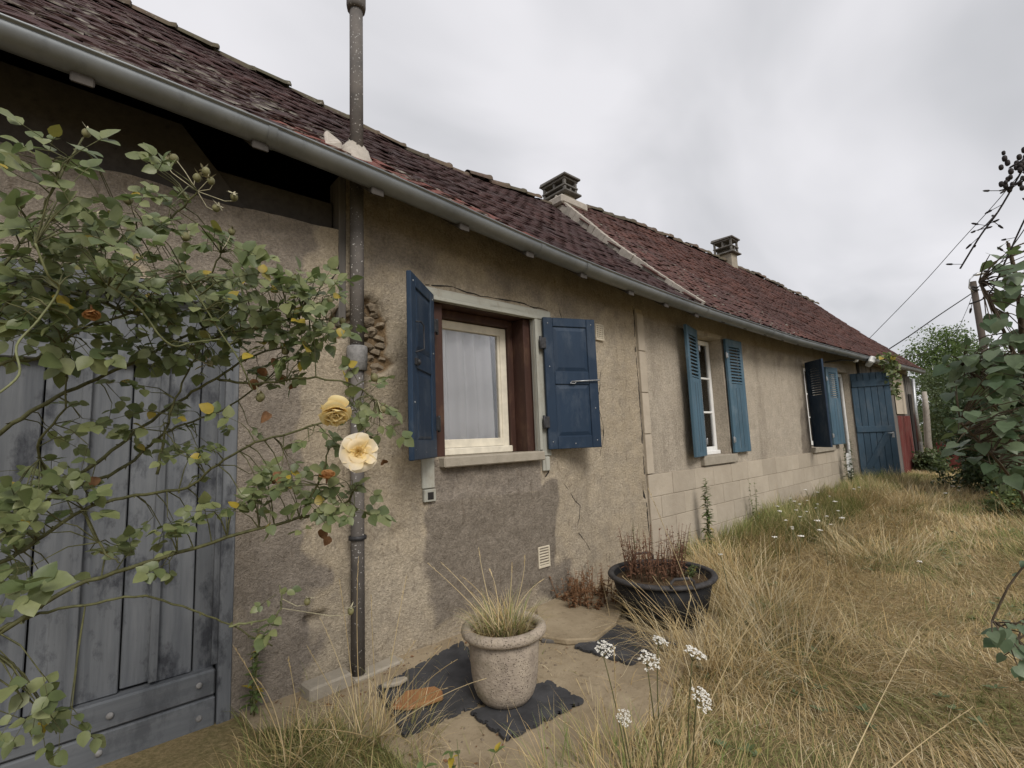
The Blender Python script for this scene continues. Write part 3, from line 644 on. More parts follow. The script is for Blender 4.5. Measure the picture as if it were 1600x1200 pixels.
def frame_xf(hx, hy, dx, dy, z0):
    d = Vector((dx, dy, 0)).normalized(); n = Vector((d.y, -d.x, 0))     # n points to the yard side when d points to +X
    if n.y > 0 and abs(d.x) > 0.2 or False: n = -n
    return Matrix(((d.x, n.x, 0, hx), (d.y, n.y, 0, hy), (0, 0, 1, z0), (0, 0, 0, 1)))
def panel_shutter(hx, hy, dx, dy, w, z0, h, label, left):
    X = frame_xf(hx, hy, dx, dy, z0); T = 0.03; st = 0.085
    b = B(X); b.box(0, st, -T / 2, T / 2, 0, h); b.box(w - st, w, -T / 2, T / 2, 0, h)
    for (a, c) in ((0, 0.10), (0.485 * h, 0.485 * h + 0.105), (h - 0.075, h)): b.box(st + 0.0002, w - st - 0.0002, -T / 2 + 0.0006, T / 2 - 0.0006, a, c)
    s = b.build('shutter', M_BLUE, house, 0.004); s['label'] = label
    for (a, c) in ((0.10, 0.485 * h), (0.485 * h + 0.105, h - 0.075)):
        b = B(X); b.box(st, w - st, -0.004, 0.004, a, c)
        q = 0.028
        for sg in (1, -1):
            x0, x1, a0, c0 = st + 0.008, w - st - 0.008, a + 0.008, c - 0.008
            lo = [(x0, sg * 0.0045, a0), (x1, sg * 0.0045, a0), (x1, sg * 0.0045, c0), (x0, sg * 0.0045, c0)]
            hi = [(x0 + q, sg * 0.0125, a0 + q), (x1 - q, sg * 0.0125, a0 + q), (x1 - q, sg * 0.0125, c0 - q), (x0 + q, sg * 0.0125, c0 - q)]
            b.add(lo + hi, [(4, 5, 6, 7)] + [(i, (i + 1) % 4, 4 + (i + 1) % 4, 4 + i) for i in range(4)])
        b.build('panel', M_BLUE, s)
    for z in (0.22, h - 0.22):
        b = B(X); b.box(-0.035, 0.012, T / 2, T / 2 + 0.016, z - 0.045, z + 0.045); b.tube([(-0.035, T / 2 + 0.008, z - 0.055), (-0.035, T / 2 + 0.008, z + 0.055)], 0.011, 8)
        b.build('hinge', M_IRON, s, 0.002)
    for (u, z) in ((0.04, 0.06), (0.04, h - 0.05), (w - 0.04, 0.06), (w - 0.04, h - 0.05), (w - 0.04, h * 0.3), (0.04, h * 0.62), (w / 2, 0.04)):
        B(X).ball((u, T / 2, z), 0.006, (1, 0.7, 1), 6, 4).build('nail_head', M_STEEL, s)
    if left:
        zc = h * 0.66; u = w - 0.075
        b = B(X); b.tube([(u, T / 2, zc + 0.085), (u - 0.03, T / 2 + 0.022, zc + 0.09), (u - 0.065, T / 2 + 0.03, zc + 0.075), (u - 0.068, T / 2 + 0.03, zc - 0.07), (u - 0.03, T / 2 + 0.022, zc - 0.085), (u + 0.01, T / 2, zc - 0.10)], 0.005, 6); b.build('handle', M_IRON, s)
        b = B(X); b.box(u - 0.02, u + 0.03, T / 2, T / 2 + 0.014, h * 0.50, h * 0.535); b.ball((u - 0.01, T / 2 + 0.016, h * 0.517), 0.018, (1, 0.6, 1), 8, 5); b.build('latch', M_IRON, s)
        B(X).box(0.01, w - 0.005, T / 2, T / 2 + 0.003, 0.005, 0.115).build('patch_plate', M_BLUE, s, 0.001)
    else:
        b = B(X); z = 0.505 * h; b.tube([(w * 0.47, T / 2 + 0.012, z), (w + 0.005, T / 2 + 0.02, z + 0.012)], 0.006, 6)
        b.tube([(w * 0.47, T / 2 + 0.012, z), (w * 0.44, T / 2 + 0.012, z - 0.014), (w * 0.53, T / 2 + 0.012, z - 0.018), (w * 0.56, T / 2 + 0.012, z)], 0.004, 6); b.build('hook_bar', M_STEEL, s)
    return s
panel_shutter(1.735, -0.045, -0.37, -0.335, 0.49, 1.185, 1.105, 'left dark blue panelled shutter standing half open', True)
panel_shutter(2.800, -0.045, 0.45, -0.175, 0.485, 1.19, 1.09, 'right dark blue panelled shutter swung back towards the wall', False)

def louvre_shutter(hx, hy, dx, dy, w, z0, h, label, mat, side=1):
    X = frame_xf(hx, hy, dx, dy, z0); T = 0.032; st = 0.075
    zt, zb = h - 0.10, h * 0.60
    b = B(X); b.box(0, st, -T / 2, T / 2, 0, h); b.box(w - st, w, -T / 2, T / 2, 0, h)
    b.box(st, w - st, -T / 2 + 0.0006, T / 2 - 0.0006, zt, h); b.box(st, w - st, -T / 2 + 0.0006, T / 2 - 0.0006, 0, zb)
    s = b.build('shutter', mat, cott, 0.003); s['label'] = label
    n = 12; dz = (zt - zb) / n
    for i in range(n):
        z = zb + dz * (i + 0.5)
        b = B(X); b.add([(st, 0.0155, z - dz * 0.30), (w - st, 0.0155, z - dz * 0.30), (w - st, -0.014, z + dz * 0.30), (st, -0.014, z + dz * 0.30), (st, 0.0155, z + dz * 0.02), (w - st, 0.0155, z + dz * 0.02), (w - st, -0.014, z + dz * 0.52), (st, -0.014, z + dz * 0.52)],
                    [(0, 1, 2, 3), (7, 6, 5, 4), (0, 4, 5, 1), (1, 5, 6, 2), (2, 6, 7, 3), (3, 7, 4, 0)]); b.build('slat', mat, s)
    for k in (1, 2):
        u = st + (w - 2 * st) * k / 3; B(X).box(u - 0.002, u + 0.002, T / 2 - 0.0004, T / 2 + 0.001, 0.05, zb - 0.05).build('board_joint', M_IRON, s)
    for z in (0.16, h - 0.22):
        b = B(X); b.box(-0.03, 0.02, T / 2, T / 2 + 0.012, z - 0.03, z + 0.03); b.tube([(-0.02, T / 2 + 0.006, z - 0.04), (-0.02, T / 2 + 0.006, z + 0.04)], 0.009, 6); b.build('hinge', M_STEEL, s, 0.002)
    return s
# second window
b = B().box(5.33, 6.19, -0.05, 0.30, 0.895, 0.998); win2 = b.build('window', M_SILL, cott, 0.006)     # its sill
win2['label'] = 'white casement window in the first louvred opening'
reveal(5.42, 6.10, 1.0, 2.46, 0.0, 0.40, M_WALL2, win2, True)
def casement(x0, x1, z0, z1, y, parent, rows=3):
    b = B(); f = 0.055
    b.box(x0, x0 + f, y, y + 0.05, z0, z1); b.box(x1 - f, x1, y, y + 0.05, z0, z1); b.box(x0 + f, x1 - f, y, y + 0.05, z1 - f, z1); b.box(x0 + f, x1 - f, y, y + 0.05, z0, z0 + f + 0.02)
    fr = b.build('frame', M_WHITE, parent, 0.004)
    xm = (x0 + x1) / 2; b = B().box(xm - 0.04, xm + 0.04, y - 0.008, y + 0.045, z0 + f + 0.02, z1 - f); b.build('meeting_stile', M_WHITE, parent, 0.004)
    for (a, c) in ((x0 + f, xm - 0.04), (xm + 0.04, x1 - f)):
        for r in range(rows):
            za = z0 + f + 0.02 + (z1 - z0 - 2 * f - 0.02) * r / rows; zc = z0 + f + 0.02 + (z1 - z0 - 2 * f - 0.02) * (r + 1) / rows
            B().box(a, c, y + 0.02, y + 0.024, za, zc).build('pane', M_GLASS, parent)
            if r: B().box(a, c, y + 0.004, y + 0.042, za - 0.012, za + 0.012).build('glazing_bar', M_WHITE, parent, 0.002)
casement(5.425, 6.095, 1.02, 2.45, 0.16, win2)
B().box(5.45, 6.07, 0.11, 0.158, 1.001, 1.05).build('drip_rail', M_WHITE, win2, 0.006)
louvre_shutter(5.405, -0.03, -0.44, -0.10, 0.44, 1.01, 1.48, 'left louvred shutter of the first cottage window', M_BLUE2)
louvre_shutter(6.115, -0.04, 0.44, -0.012, 0.44, 1.01, 1.455, 'right louvred shutter of the first cottage window, flat to the wall', M_BLUE2)
# third window with half-folded shutters
b = B().box(8.98, 10.12, -0.06, 0.30, 0.865, 0.953); win3 = b.build('window', M_SILL, cott, 0.006)
win3['label'] = 'second cottage window behind half-closed louvred shutters'
reveal(9.06, 10.05, 0.955, 2.37, 0.0, 0.40, M_WALL2, win3, True)
casement(9.065, 10.045, 0.975, 2.36, 0.16, win3)
louvre_shutter(9.06, -0.04, -0.27, -0.33, 0.42, 0.965, 1.41, 'shutter with its shaded face painted dark, standing out from the second cottage window', M_BLUE)  # farmhouse dark blue stands in for shadow on this leaf
louvre_shutter(10.06, -0.04, 0.42, -0.06, 0.45, 0.965, 1.41, 'lighter blue shutter right of the second cottage window', M_BLUE2)
# doorway with the plank door
reveal(10.82, 11.64, 0.06, 2.36, 0.0, 0.42, M_WALL2, cott, False)
B().box(10.80, 11.66, -0.02, 0.42, 0.02, 0.13).build('threshold', M_SILL, cott, 0.008)
gd = B(); gd.box(10.83, 10.90, 0.10, 0.15, 0.13, 2.35); gd.box(11.56, 11.63, 0.10, 0.15, 0.13, 2.35); gd.box(10.90, 11.56, 0.10, 0.15, 2.28, 2.35); gd.box(10.90, 11.56, 0.10, 0.15, 0.13, 0.75)
gdo = gd.build('glazed_door', M_WHITE, cott, 0.004)
B().box(10.90, 11.56, 0.12, 0.125, 0.75, 2.28).build('pane', M_GLASS, gdo)
B().box(11.19, 11.23, 0.105, 0.145, 0.75, 2.28).build('glazing_bar', M_WHITE, gdo, 0.003)
X = frame_xf(11.66, -0.03, 0.27, -0.60, 0.17); wd, hd = 0.64, 2.17
if (X @ Vector((0, 1, 0)) - X @ Vector((0, 0, 0))).x > 0: X = X @ Matrix.Diagonal((1, -1, 1, 1))
pd = B(X).box(0, wd, -0.022, -0.012, 0, hd).build('plank_door', M_BLUE3, cott)
for i in range(6):
    u = wd * i / 6; B(X).box(u + 0.003, u + wd / 6 - 0.003, -0.012, 0.012, 0.0, hd).build('plank', M_BLUE3, pd, 0.003)
B(X).box(0.01, wd - 0.01, 0.012, 0.032, hd - 0.28, hd - 0.15).build('ledge', M_BLUE3, pd, 0.004)
B(X).box(0.01, wd - 0.01, 0.012, 0.032, 0.98, 1.10).build('ledge', M_BLUE3, pd, 0.004)
B(X).box(0.01, wd - 0.01, 0.012, 0.032, 0.12, 0.25).build('ledge', M_BLUE3, pd, 0.004)
b = B(X); b.add([(0.06, 0.0125, 0.255), (0.18, 0.0125, 0.255), (wd - 0.06, 0.0125, 0.975), (wd - 0.18, 0.0125, 0.975), (0.06, 0.030, 0.255), (0.18, 0.030, 0.255), (wd - 0.06, 0.030, 0.975), (wd - 0.18, 0.030, 0.975)], [(0, 3, 2, 1), (4, 5, 6, 7), (0, 1, 5, 4), (1, 2, 6, 5), (2, 3, 7, 6), (3, 0, 4, 7)]); b.build('brace', M_BLUE3, pd, 0.003)
b = B(X); b.box(wd - 0.07, wd - 0.03, 0.012, 0.02, 0.86, 1.0); b.tube([(wd - 0.05, 0.02, 0.95), (wd - 0.05, 0.06, 0.95), (wd - 0.14, 0.065, 0.95)], 0.009, 6); b.build('door_handle', M_STEEL, pd, 0.002)

# ---- plinth of dressed blocks and corner strip
pl = B().box(4.21, 10.80, -0.0195, 0.0, -0.2, 0.878).build('plinth', M_MORTAR, cott)
z = 0.878; row = 0
while z > -0.05:
    x = 4.212 - (0.23 if row % 2 else 0.0)
    while x < 10.79:
        w = 0.45 + U(-0.02, 0.02); xa, xb = max(x, 4.212), min(x + w, 10.79)
        if xb - xa > 0.05: B().box(xa + 0.003, xb - 0.003, -0.0255 + U(-0.0015, 0.0015), -0.005, z - 0.218, z - 0.003).build('block', M_BLOCK, pl, 0.003)
        x += w
    z -= 0.221; row += 1
qs = B().box(4.205, 4.325, -0.012, 0.0, 0.885, 2.58).build('corner_strip', M_MORTAR, cott)
z = 0.888
for hh in (0.40, 0.42, 0.43, 0.40):
    B().box(4.207, 4.322, -0.026, -0.004, z, z + hh - 0.008).build('block', M_BLOCK, qs, 0.003); z += hh

# ---- vents
def vent(x0, x1, z0, z1, parent, kind):
    v = B(); e = 0.012; y = -0.020
    v.box(x0, x0 + e, y, 0.01, z0, z1); v.box(x1 - e, x1, y, 0.01, z0, z1); v.box(x0 + e, x1 - e, y, 0.01, z0, z0 + e * 1.6); v.box(x0 + e, x1 - e, y, 0.01, z1 - e, z1)
    o = v.build('vent', M_VENT, parent, 0.002)
    B().box(x0 + e, x1 - e, -0.004, 0.0, z0 + e, z1 - e).build('backing', M_DARK, o)
    n = 6
    for i in range(n):
        z = z0 + 0.02 + (z1 - z0 - 0.035) * (i + 0.5) / n; B().box(x0 + e, x1 - e, y + 0.004, -0.005, z - 0.006, z + 0.005).build('slat', M_VENT, o, 0.001)
    if kind:
        for i in range(1, 4):
            x = x0 + e + (x1 - x0 - 2 * e) * i / 4; B().box(x - 0.004, x + 0.004, y + 0.002, y + 0.0038, z0 + e, z1 - e).build('slat', M_VENT, o)
vent(3.535, 3.65, 2.175, 2.330, house, True); vent(2.665, 2.79, 0.285, 0.445, house, False)
B().box(3.50, 3.535, -0.014, 0.0, 2.19, 2.36).build('mortar_patch', M_SILL, house, 0.006)

# ---- downpipe
b = B(); b.tube([(1.19, -0.075, 1.86), (1.19, -0.075, 2.4), (1.19, -0.075, 3.0)], 0.041, 16)
dp = b.build('downpipe', M_PIPE, house)
B().tube([(1.19, -0.075, 0.02), (1.19, -0.075, 1.85)], 0.038, 14).build('lower_length', M_PIPE, dp)
B().lathe([(0.047, 0), (0.058, 0.005), (0.058, 0.055), (0.060, 0.060), (0.060, 0.14), (0.055, 0.15), (0.046, 0.15)], (1.19, -0.075, 1.72), 16).build('collar', M_COLLAR, dp)
for z in (0.75,):
    b = B(); b.lathe([(0.043 if z < 1 else 0.047, 0), (0.050, 0.002), (0.050, 0.022), (0.043 if z < 1 else 0.047, 0.024)], (1.19, -0.075, z), 16); b.box(1.185, 1.195, -0.04, 0.02, z, z + 0.022); b.build('bracket', M_IRON, dp)
B().box(-3.6, 1.10, 0.07, 0.22, 2.60, 2.80).build('void_fill_beam', M_RAFTER, house, 0.01)  # beam added to lighten the black void under the eaves
B().add([(-3.6, 0.05, 2.60), (0.62, 0.05, 2.60), (0.30, 0.05, 2.98), (-3.6, 0.05, 3.06), (-3.6, 0.068, 2.60), (0.62, 0.068, 2.60), (0.30, 0.068, 2.98), (-3.6, 0.068, 3.06)], [(0, 1, 2, 3), (7, 6, 5, 4), (0, 4, 5, 1), (1, 5, 6, 2), (2, 6, 7, 3), (3, 7, 4, 0)]).build('eaves_shade_board', M_RAFTER, house, 0.003)  # plain dark board stands in for the shadow under the eaves
# wooden post on the wall edge left of the pipe, below the eaves
B().box(1.105, 1.15, -0.01, 0.14, 2.0, 2.95).build('wall_post', M_GREYWOOD, house, 0.004)

# ---- roofs
def deck(w, parent):
    xs_ = np.arange(-3.75, 5.51, 0.25) if w == 1 else np.concatenate([np.arange(5.0, X_END + 0.15, 0.25), [X_END + 0.15]])
    b = B(); vs = []; fs = []; ts = [0.0, 0.25, 0.5, 0.75, 1.0]
    for x in xs_:
        for t in ts:
            xx = min(x, XJ0 + (XJ1 - XJ0) * t) if w == 1 else max(x, XJ0 + (XJ1 - XJ0) * t)
            p = roofp(xx, t, w); vs.append((xx, p.y, p.z - 0.035))
        for t in (0.75, 0.5, 0.25, 0.0):
            xx = min(x, XJ0 + (XJ1 - XJ0) * t) if w == 1 else max(x, XJ0 + (XJ1 - XJ0) * t)
            p = roofp(xx, t, w); vs.append((xx, 2 * YR - p.y, p.z - 0.035))
    n = 9
    for i in range(len(xs_) - 1):
        for j in range(n - 1): o = i * n + j; fs.append((o, o + n, o + n + 1, o + 1))
    b.add(vs, fs); o = b.build('roof', M_TILE2 if w == 2 else M_TILE1, parent)
    # boards under the overhang
    vs2 = []; fs2 = []
    for x in xs_:
        for t in (0.0, 0.2):
            p = roofp(x, t, w); vs2.append((x, p.y, p.z - 0.06))
    for i in range(len(xs_) - 1): fs2.append((2 * i, 2 * i + 1, 2 * i + 3, 2 * i + 2))
    B().add(vs2, fs2).build('soffit_board', M_GREYWOOD, o)
    return o
roof1 = deck(1, house); roof2 = deck(2, cott)
def tile_mesh(seed, mat):
    r0 = random.Random(seed); W, Ln, th = 0.163, 0.27, 0.011; cam_ = r0.uniform(0.004, 0.012); vs = []; fs = []
    n = 4
    for (yy, sg) in ((0, 1), (Ln, 1), (Ln, 0), (0, 0)):
        for i in range(n + 1):
            u = i / n - 0.5; z = cam_ * (1 - 4 * u * u) + r0.uniform(-0.0015, 0.0015)
            rag = r0.uniform(-0.006, 0.004) if yy == 0 else 0
            vs.append((u * W, yy + rag, z + (th if sg else 0.0)))
    m_ = n + 1
    for q in range(4):
        for i in range(n):
            a = q * m_ + i; c = ((q + 1) % 4) * m_ + i; fs.append((a, a + 1, c + 1, c))
    fs += [tuple(q * m_ for q in range(4)), tuple(q * m_ + n for q in (3, 2, 1, 0))]
    me = B().add(vs, fs).mesh('tile', mat); me.materials.append(M_EDGE)
    for i in range(3 * n, 4 * n): me.polygons[i].material_index = 1
    return me
T1 = [tile_mesh(i, M_TILE1) for i in range(6)]; T2 = [tile_mesh(20 + i, M_TILE2) for i in range(6)]; TR = [tile_mesh(40 + i, M_TILERED) for i in range(4)]
def lay_tiles(w, roof, meshes, mats):
    rt = random.Random(3 + w); slope = 3.35; ex = 0.102; rows = int(slope / ex); items = []
    x0, x1 = (-2.4, 5.45) if w == 1 else (5.0, X_END + 0.12)
    for r in range(rows):
        t = r * ex / slope; off = 0.0855 if r % 2 else 0.0
        x = x0 + off
        while x < x1:
            lo, hi = (-9, XJ0 + (XJ1 - XJ0) * t - 0.08) if w == 1 else (XJ0 + (XJ1 - XJ0) * t + 0.05, X_END + 0.12)
            if lo < x < hi:
                p = roofp(x, t, w); q = roofp(x, min(t + 0.08, 1.0) if t < 0.92 else t - 0.08, w); s = roofp(x + 0.1, t, w)
                dy = (q - p).normalized() * (1 if t < 0.92 else -1); dx = (s - p).normalized(); nn = dx.cross(dy).normalized(); dx = dy.cross(nn)
                wob = rt.uniform(-0.018, 0.018); lift = 0.010 + rt.random() ** 5 * 0.014; drop = rt.uniform(-0.007, 0.007) - (0.03 if rt.random() < 0.022 else 0)
                kk = rt.randrange(99)
                Mx = Matrix(((dx.x, dy.x, nn.x, 0), (dx.y, dy.y, nn.y, 0), (dx.z, dy.z, nn.z, 0), (0, 0, 0, 1)))
                pos = p + dy * drop + nn * lift + dx * rt.uniform(-0.005, 0.005)
                Mx = Matrix.Translation(pos) @ Mx @ Euler((-0.055 + rt.uniform(-0.010, 0.010), rt.uniform(-0.025, 0.025), wob)).to_matrix().to_4x4()
                u, v, z = pxof(pos)
                score = z if (-40 < u < 1640 and -40 < v) else 900 + z
                red = w == 1 and 0.7 < x < 2.6 and t < 0.17 - 0.09 * abs(x - 1.35) + 0.05 * rt.random()
                items.append((score, kk, Mx, red))
            x += 0.171
    items.sort(key=lambda a: a[0])
    for (sc, kk, Mx, red) in items[:300]:
        link('tile', (TR if red else meshes)[kk % (4 if red else 6)], roof, Mx)
    for red in (False, True):
        it = [i for i in items[300:] if i[3] == red]
        if not it: continue
        base = []
        for me in (TR if red else meshes):
            v = np.empty(len(me.vertices) * 3, np.float32); me.vertices.foreach_get('co', v); base.append((v.reshape(-1, 3), [list(p.vertices) for p in me.polygons]))
        VV, F4, o = [], [], 0; mi = np.array([p.material_index for p in me.polygons], np.int32)
        for (_, kk, Mx, _r) in it:
            v, f = base[kk % len(base)]; A = np.array(Mx)
            VV.append(v @ A[:3, :3].T + A[:3, 3]); F4.append(np.array(f) + o); o += len(v)
        stuff(link('far_tiles', np_mesh('far_tiles', np.concatenate(VV), [np.concatenate(F4)], TR[0].materials[0] if red else meshes[0].materials[0]), roof)).data.materials.append(M_EDGE)
        roof.children[-1].data.polygons.foreach_set('material_index', np.tile(mi, len(it)))
lay_tiles(1, roof1, T1, None); lay_tiles(2, roof2, T2, None)
# ridge tiles
def ridge_tile(seed):
    r0 = random.Random(seed); vs = []; fs = []; n = 8
    for (x, rr) in ((0, 0.105), (0.30, 0.120), (0.35, 0.138), (0.365, 0.118), (0.0, 0.095)):
        for i in range(n + 1):
            a = math.pi * (i / n) ; q = rr * r0.uniform(0.96, 1.05)
            vs.append((x, -q * math.cos(a), q * math.sin(a) * 0.85))
    for k in range(4):
        for i in range(n): a = k * (n + 1) + i; fs.append((a, a + n + 1, a + n + 2, a + 1))
    return B().add(vs, fs, True).mesh('ridge_tile', M_RIDGE)
RT = [ridge_tile(i) for i in range(4)]
for (xa, xb, rf, par) in ((-2.2, 5.3, ridge1, roof1), (5.9, X_END + 0.1, ridge2, roof2)):
    x = xa; i = 0
    while x < xb:
        sl = math.atan2(rf(x + 0.33) - rf(x), 0.33)
        link('ridge_tile', RT[i % 4], par, Matrix.Translation((x, YR + U(-0.015, 0.015), rf(x) - 0.05 + U(-0.02, 0.025))) @ Euler((U(-.12, .12), -sl + U(-0.035, 0.035), U(-.07, .07))).to_matrix().to_4x4())
        x += 0.33 + U(-0.01, 0.01); i += 1
# mossy lumps of mortar along the ridges
# verge where the two roofs meet: mortar steps above, tile edges below
for k in range(26):
    t = 0.99 - k * 0.038; x = XJ0 + (XJ1 - XJ0) * t; p2 = roofp(x + 0.05, t, 2); p1 = roofp(x, t, 1)
    hgt = max(p2.z - p1.z, 0.02) + 0.045; L_ = 0.128
    dv = (roofp(x, min(t + 0.04, 1), 1) - roofp(x, t - 0.04, 1)).normalized()
    dx_ = Vector((1, 0, 0)); up_ = dx_.cross(dv).normalized()
    Mx = Matrix(((1, dv.x, up_.x, x), (0, dv.y, up_.y, p1.y), (0, dv.z, up_.z, p1.z), (0, 0, 0, 1)))
    wd_ = 0.075 if t > 0.42 else 0.03
    bb = B(Mx @ Euler((0, U(-0.05, 0.05), 0)).to_matrix().to_4x4()); bb.box(-wd_ / 2, wd_ / 2, -0.062 + U(-.003, .003), 0.060, 0.0, hgt * 0.75 if t > 0.42 else hgt * 0.6 + 0.02)
    bb.build('verge_block', M_VERGE, roof2, 0.006)
# rafter tails under the eaves
x = -2.0
while x < 17.2:
    w = 1 if x < XJ0 else 2; par = roof1 if w == 1 else roof2
    p0, p1_ = roofp(x, 0.005, w), roofp(x, 0.20, w)
    b = B(); hw = 0.038
    for (p, dz) in ((p0, 0.10), (p1_, 0.12)): pass
    vs = [(x - hw, p0.y, p0.z - 0.125), (x + hw, p0.y, p0.z - 0.125), (x + hw, p0.y, p0.z - 0.062), (x - hw, p0.y, p0.z - 0.062), (x - hw, p1_.y, p1_.z - 0.17), (x + hw, p1_.y, p1_.z - 0.17), (x + hw, p1_.y, p1_.z - 0.062), (x - hw, p1_.y, p1_.z - 0.062)]
    b.add(vs, [(0, 1, 2, 3), (7, 6, 5, 4), (0, 4, 5, 1), (1, 5, 6, 2), (2, 6, 7, 3), (3, 7, 4, 0)]); b.build('rafter', M_RAFTER, par, 0.006)
    x += 0.62 + U(-0.04, 0.04)
# gutters
def gutter(x0, x1, parent, joints):
    xs_ = np.arange(x0, x1 + 0.01, 0.2); vs = []; fs = []; rad = 0.068; n = 10
    prof = [(rad * math.cos(math.pi + math.pi * i / n), rad * math.sin(math.pi + math.pi * i / n)) for i in range(n + 1)]
    prof = [(-rad - 0.010, 0.004), (-rad - 0.014, 0.012), (-rad - 0.004, 0.016), (-rad + 0.002, 0.006)] + prof[0:] + [(rad - 0.003, 0.0)] + [(q[0] * 0.95, q[1] * 0.95) for q in prof[::-1]]
    m_ = len(prof)
    for x in xs_:
        ez = eave(x)
        for (y, z) in prof: vs.append((x, -0.345 + y, ez - 0.012 + z))
    for i in range(len(xs_) - 1):
        for j in range(m_): a = i * m_ + j; c = i * m_ + (j + 1) % m_; fs.append((a, a + m_, c + m_, c))
    g = B().add(vs, fs, False).build('gutter', M_ZINC, parent)
    for p in g.data.polygons: p.use_smooth = True
    for x in joints:
        b = B(); vs = []; fs = []
        for xx in (x - 0.02, x + 0.02):
            for i in range(n + 1):
                a = math.pi + math.pi * i / n; vs.append((xx, -0.345 + (rad + 0.004) * math.cos(a), eave(x) - 0.012 + (rad + 0.004) * math.sin(a)))
        for i in range(n): fs.append((i, i + 1, n + 2 + i, n + 1 + i))
        b.add(vs, fs, True); b.build('gutter_joint', M_ZINC, g)
    return g
gutter(-3.6, 5.0, house, (0.62, 2.48, 3.0, 5.0)); gutter(5.001, X_END, cott, (6.8, 9.4, 13.2))

# ---- flue pipe through the farmhouse roof
fb = Vector((1.19, -0.075, 3.10))
fl = B().tube([(fb.x, fb.y, fb.z - 0.098), (fb.x, fb.y, 4.10)], 0.0412, 16).build('flue_pipe', M_PIPE, house)
B().lathe([(0.0413, 0), (0.056, 0.004), (0.060, 0.03), (0.060, 0.10), (0.054, 0.11), (0.054, 0.42), (0.0, 0.43)], (fb.x, fb.y, 4.08), 16).build('flue_cap', M_PIPE, fl)
b = B(); rq = random.Random(4)
prof = [(0.12, -0.10), (0.095, 0.0), (0.07, 0.03), (0.055, 0.06), (0.045, 0.08)]
b.lathe(prof, (fb.x, fb.y, fb.z), 14); b.v = [(v[0] + rq.uniform(-.014, .014), v[1] + rq.uniform(-.014, .014), v[2] + (v[1] - fb.y) * 0.8 + rq.uniform(-.012, .012)) for v in b.v]
b.build('mortar_collar', M_VERGE, fl)
b = B(); b.add([(p_[0] - 0.10, p_[1] - 0.24, p_[2] - 0.215) for p_ in ((1.05, 0.05, 3.21), (1.17, 0.08, 3.24), (1.20, 0.20, 3.36), (1.08, 0.17, 3.35), (1.06, 0.05, 3.24), (1.16, 0.08, 3.30), (1.19, 0.20, 3.38), (1.10, 0.17, 3.40))], [(0, 3, 2, 1), (4, 5, 6, 7), (0, 1, 5, 4), (1, 2, 6, 5), (2, 3, 7, 6), (3, 0, 4, 7)]); b.build('mortar_lump', M_VERGE, fl, 0.012)

# ---- chimneys
def chimney(x0, x1, y0, y1, zb, zf, zt, parent, lab):
    ch = B().box(x0 + 0.03, x1 - 0.03, y0 + 0.03, y1 - 0.03, zb, zf).build('chimney', M_SILL, parent, 0.01); ch['label'] = lab
    B().box(x0 - 0.05, x1 + 0.05, y0 - 0.05, y1 + 0.05, zf, zf + 0.035).build('flange', M_CONC, ch, 0.008)
    z = zf + 0.0355; n = 2; hh = (zt - 0.05 - z) / n
    for k in range(n):
        za = z + k * hh
        b = B(); e = 0.045
        for (a, c) in ((x0, y0), (x1 - e, y0), (x0, y1 - e), (x1 - e, y1 - e)): b.box(a, a + e, c, c + e, za, za + hh - 0.032)
        b.box((x0 + x1) / 2 - 0.018, (x0 + x1) / 2 + 0.018, y0 + 0.002, y1 - 0.002, za, za + hh - 0.032) if k == 0 else b.box(x0 + 0.002, x1 - 0.002, (y0 + y1) / 2 - 0.018, (y0 + y1) / 2 + 0.018, za, za + hh - 0.032)
        b.build('lattice_block', M_CONC, ch, 0.006)
        B().box(x0 - 0.012, x1 + 0.012, y0 - 0.012, y1 + 0.012, za + hh - 0.0315, za + hh - 0.0005).build('lattice_slab', M_CONC, ch, 0.006)
    b = B(); b.add([(x0 - 0.04, y0 - 0.05, zt - 0.045), (x1 + 0.04, y0 - 0.05, zt - 0.045), (x1 + 0.04, y1 + 0.05, zt - 0.045), (x0 - 0.04, y1 + 0.05, zt - 0.045), (x0 - 0.04, y0 - 0.05, zt - 0.01), (x1 + 0.04, y0 - 0.05, zt - 0.01), (x1 + 0.02, y1 + 0.03, zt + 0.02), (x0 - 0.02, y1 + 0.03, zt + 0.02)],
                   [(3, 2, 1, 0), (4, 5, 6, 7), (0, 1, 5, 4), (1, 2, 6, 5), (2, 3, 7, 6), (3, 0, 4, 7)]); b.build('cap', M_CONC, ch, 0.006)
chimney(5.46, 5.76, 1.94, 2.42, 4.6, 5.11, 5.42, roof2, 'low dark lattice chimney at the junction of the roofs')
chimney(11.30, 11.66, 1.92, 2.36, 4.9, 5.50, 5.90, roof2, 'farther chimney with pale shaft and dark lattice top')
b = B(); b.box(5.30, 5.92, 1.86, 2.46, 4.86, 5.01); b.build('chimney_apron', M_VERGE, roof2, 0.03)

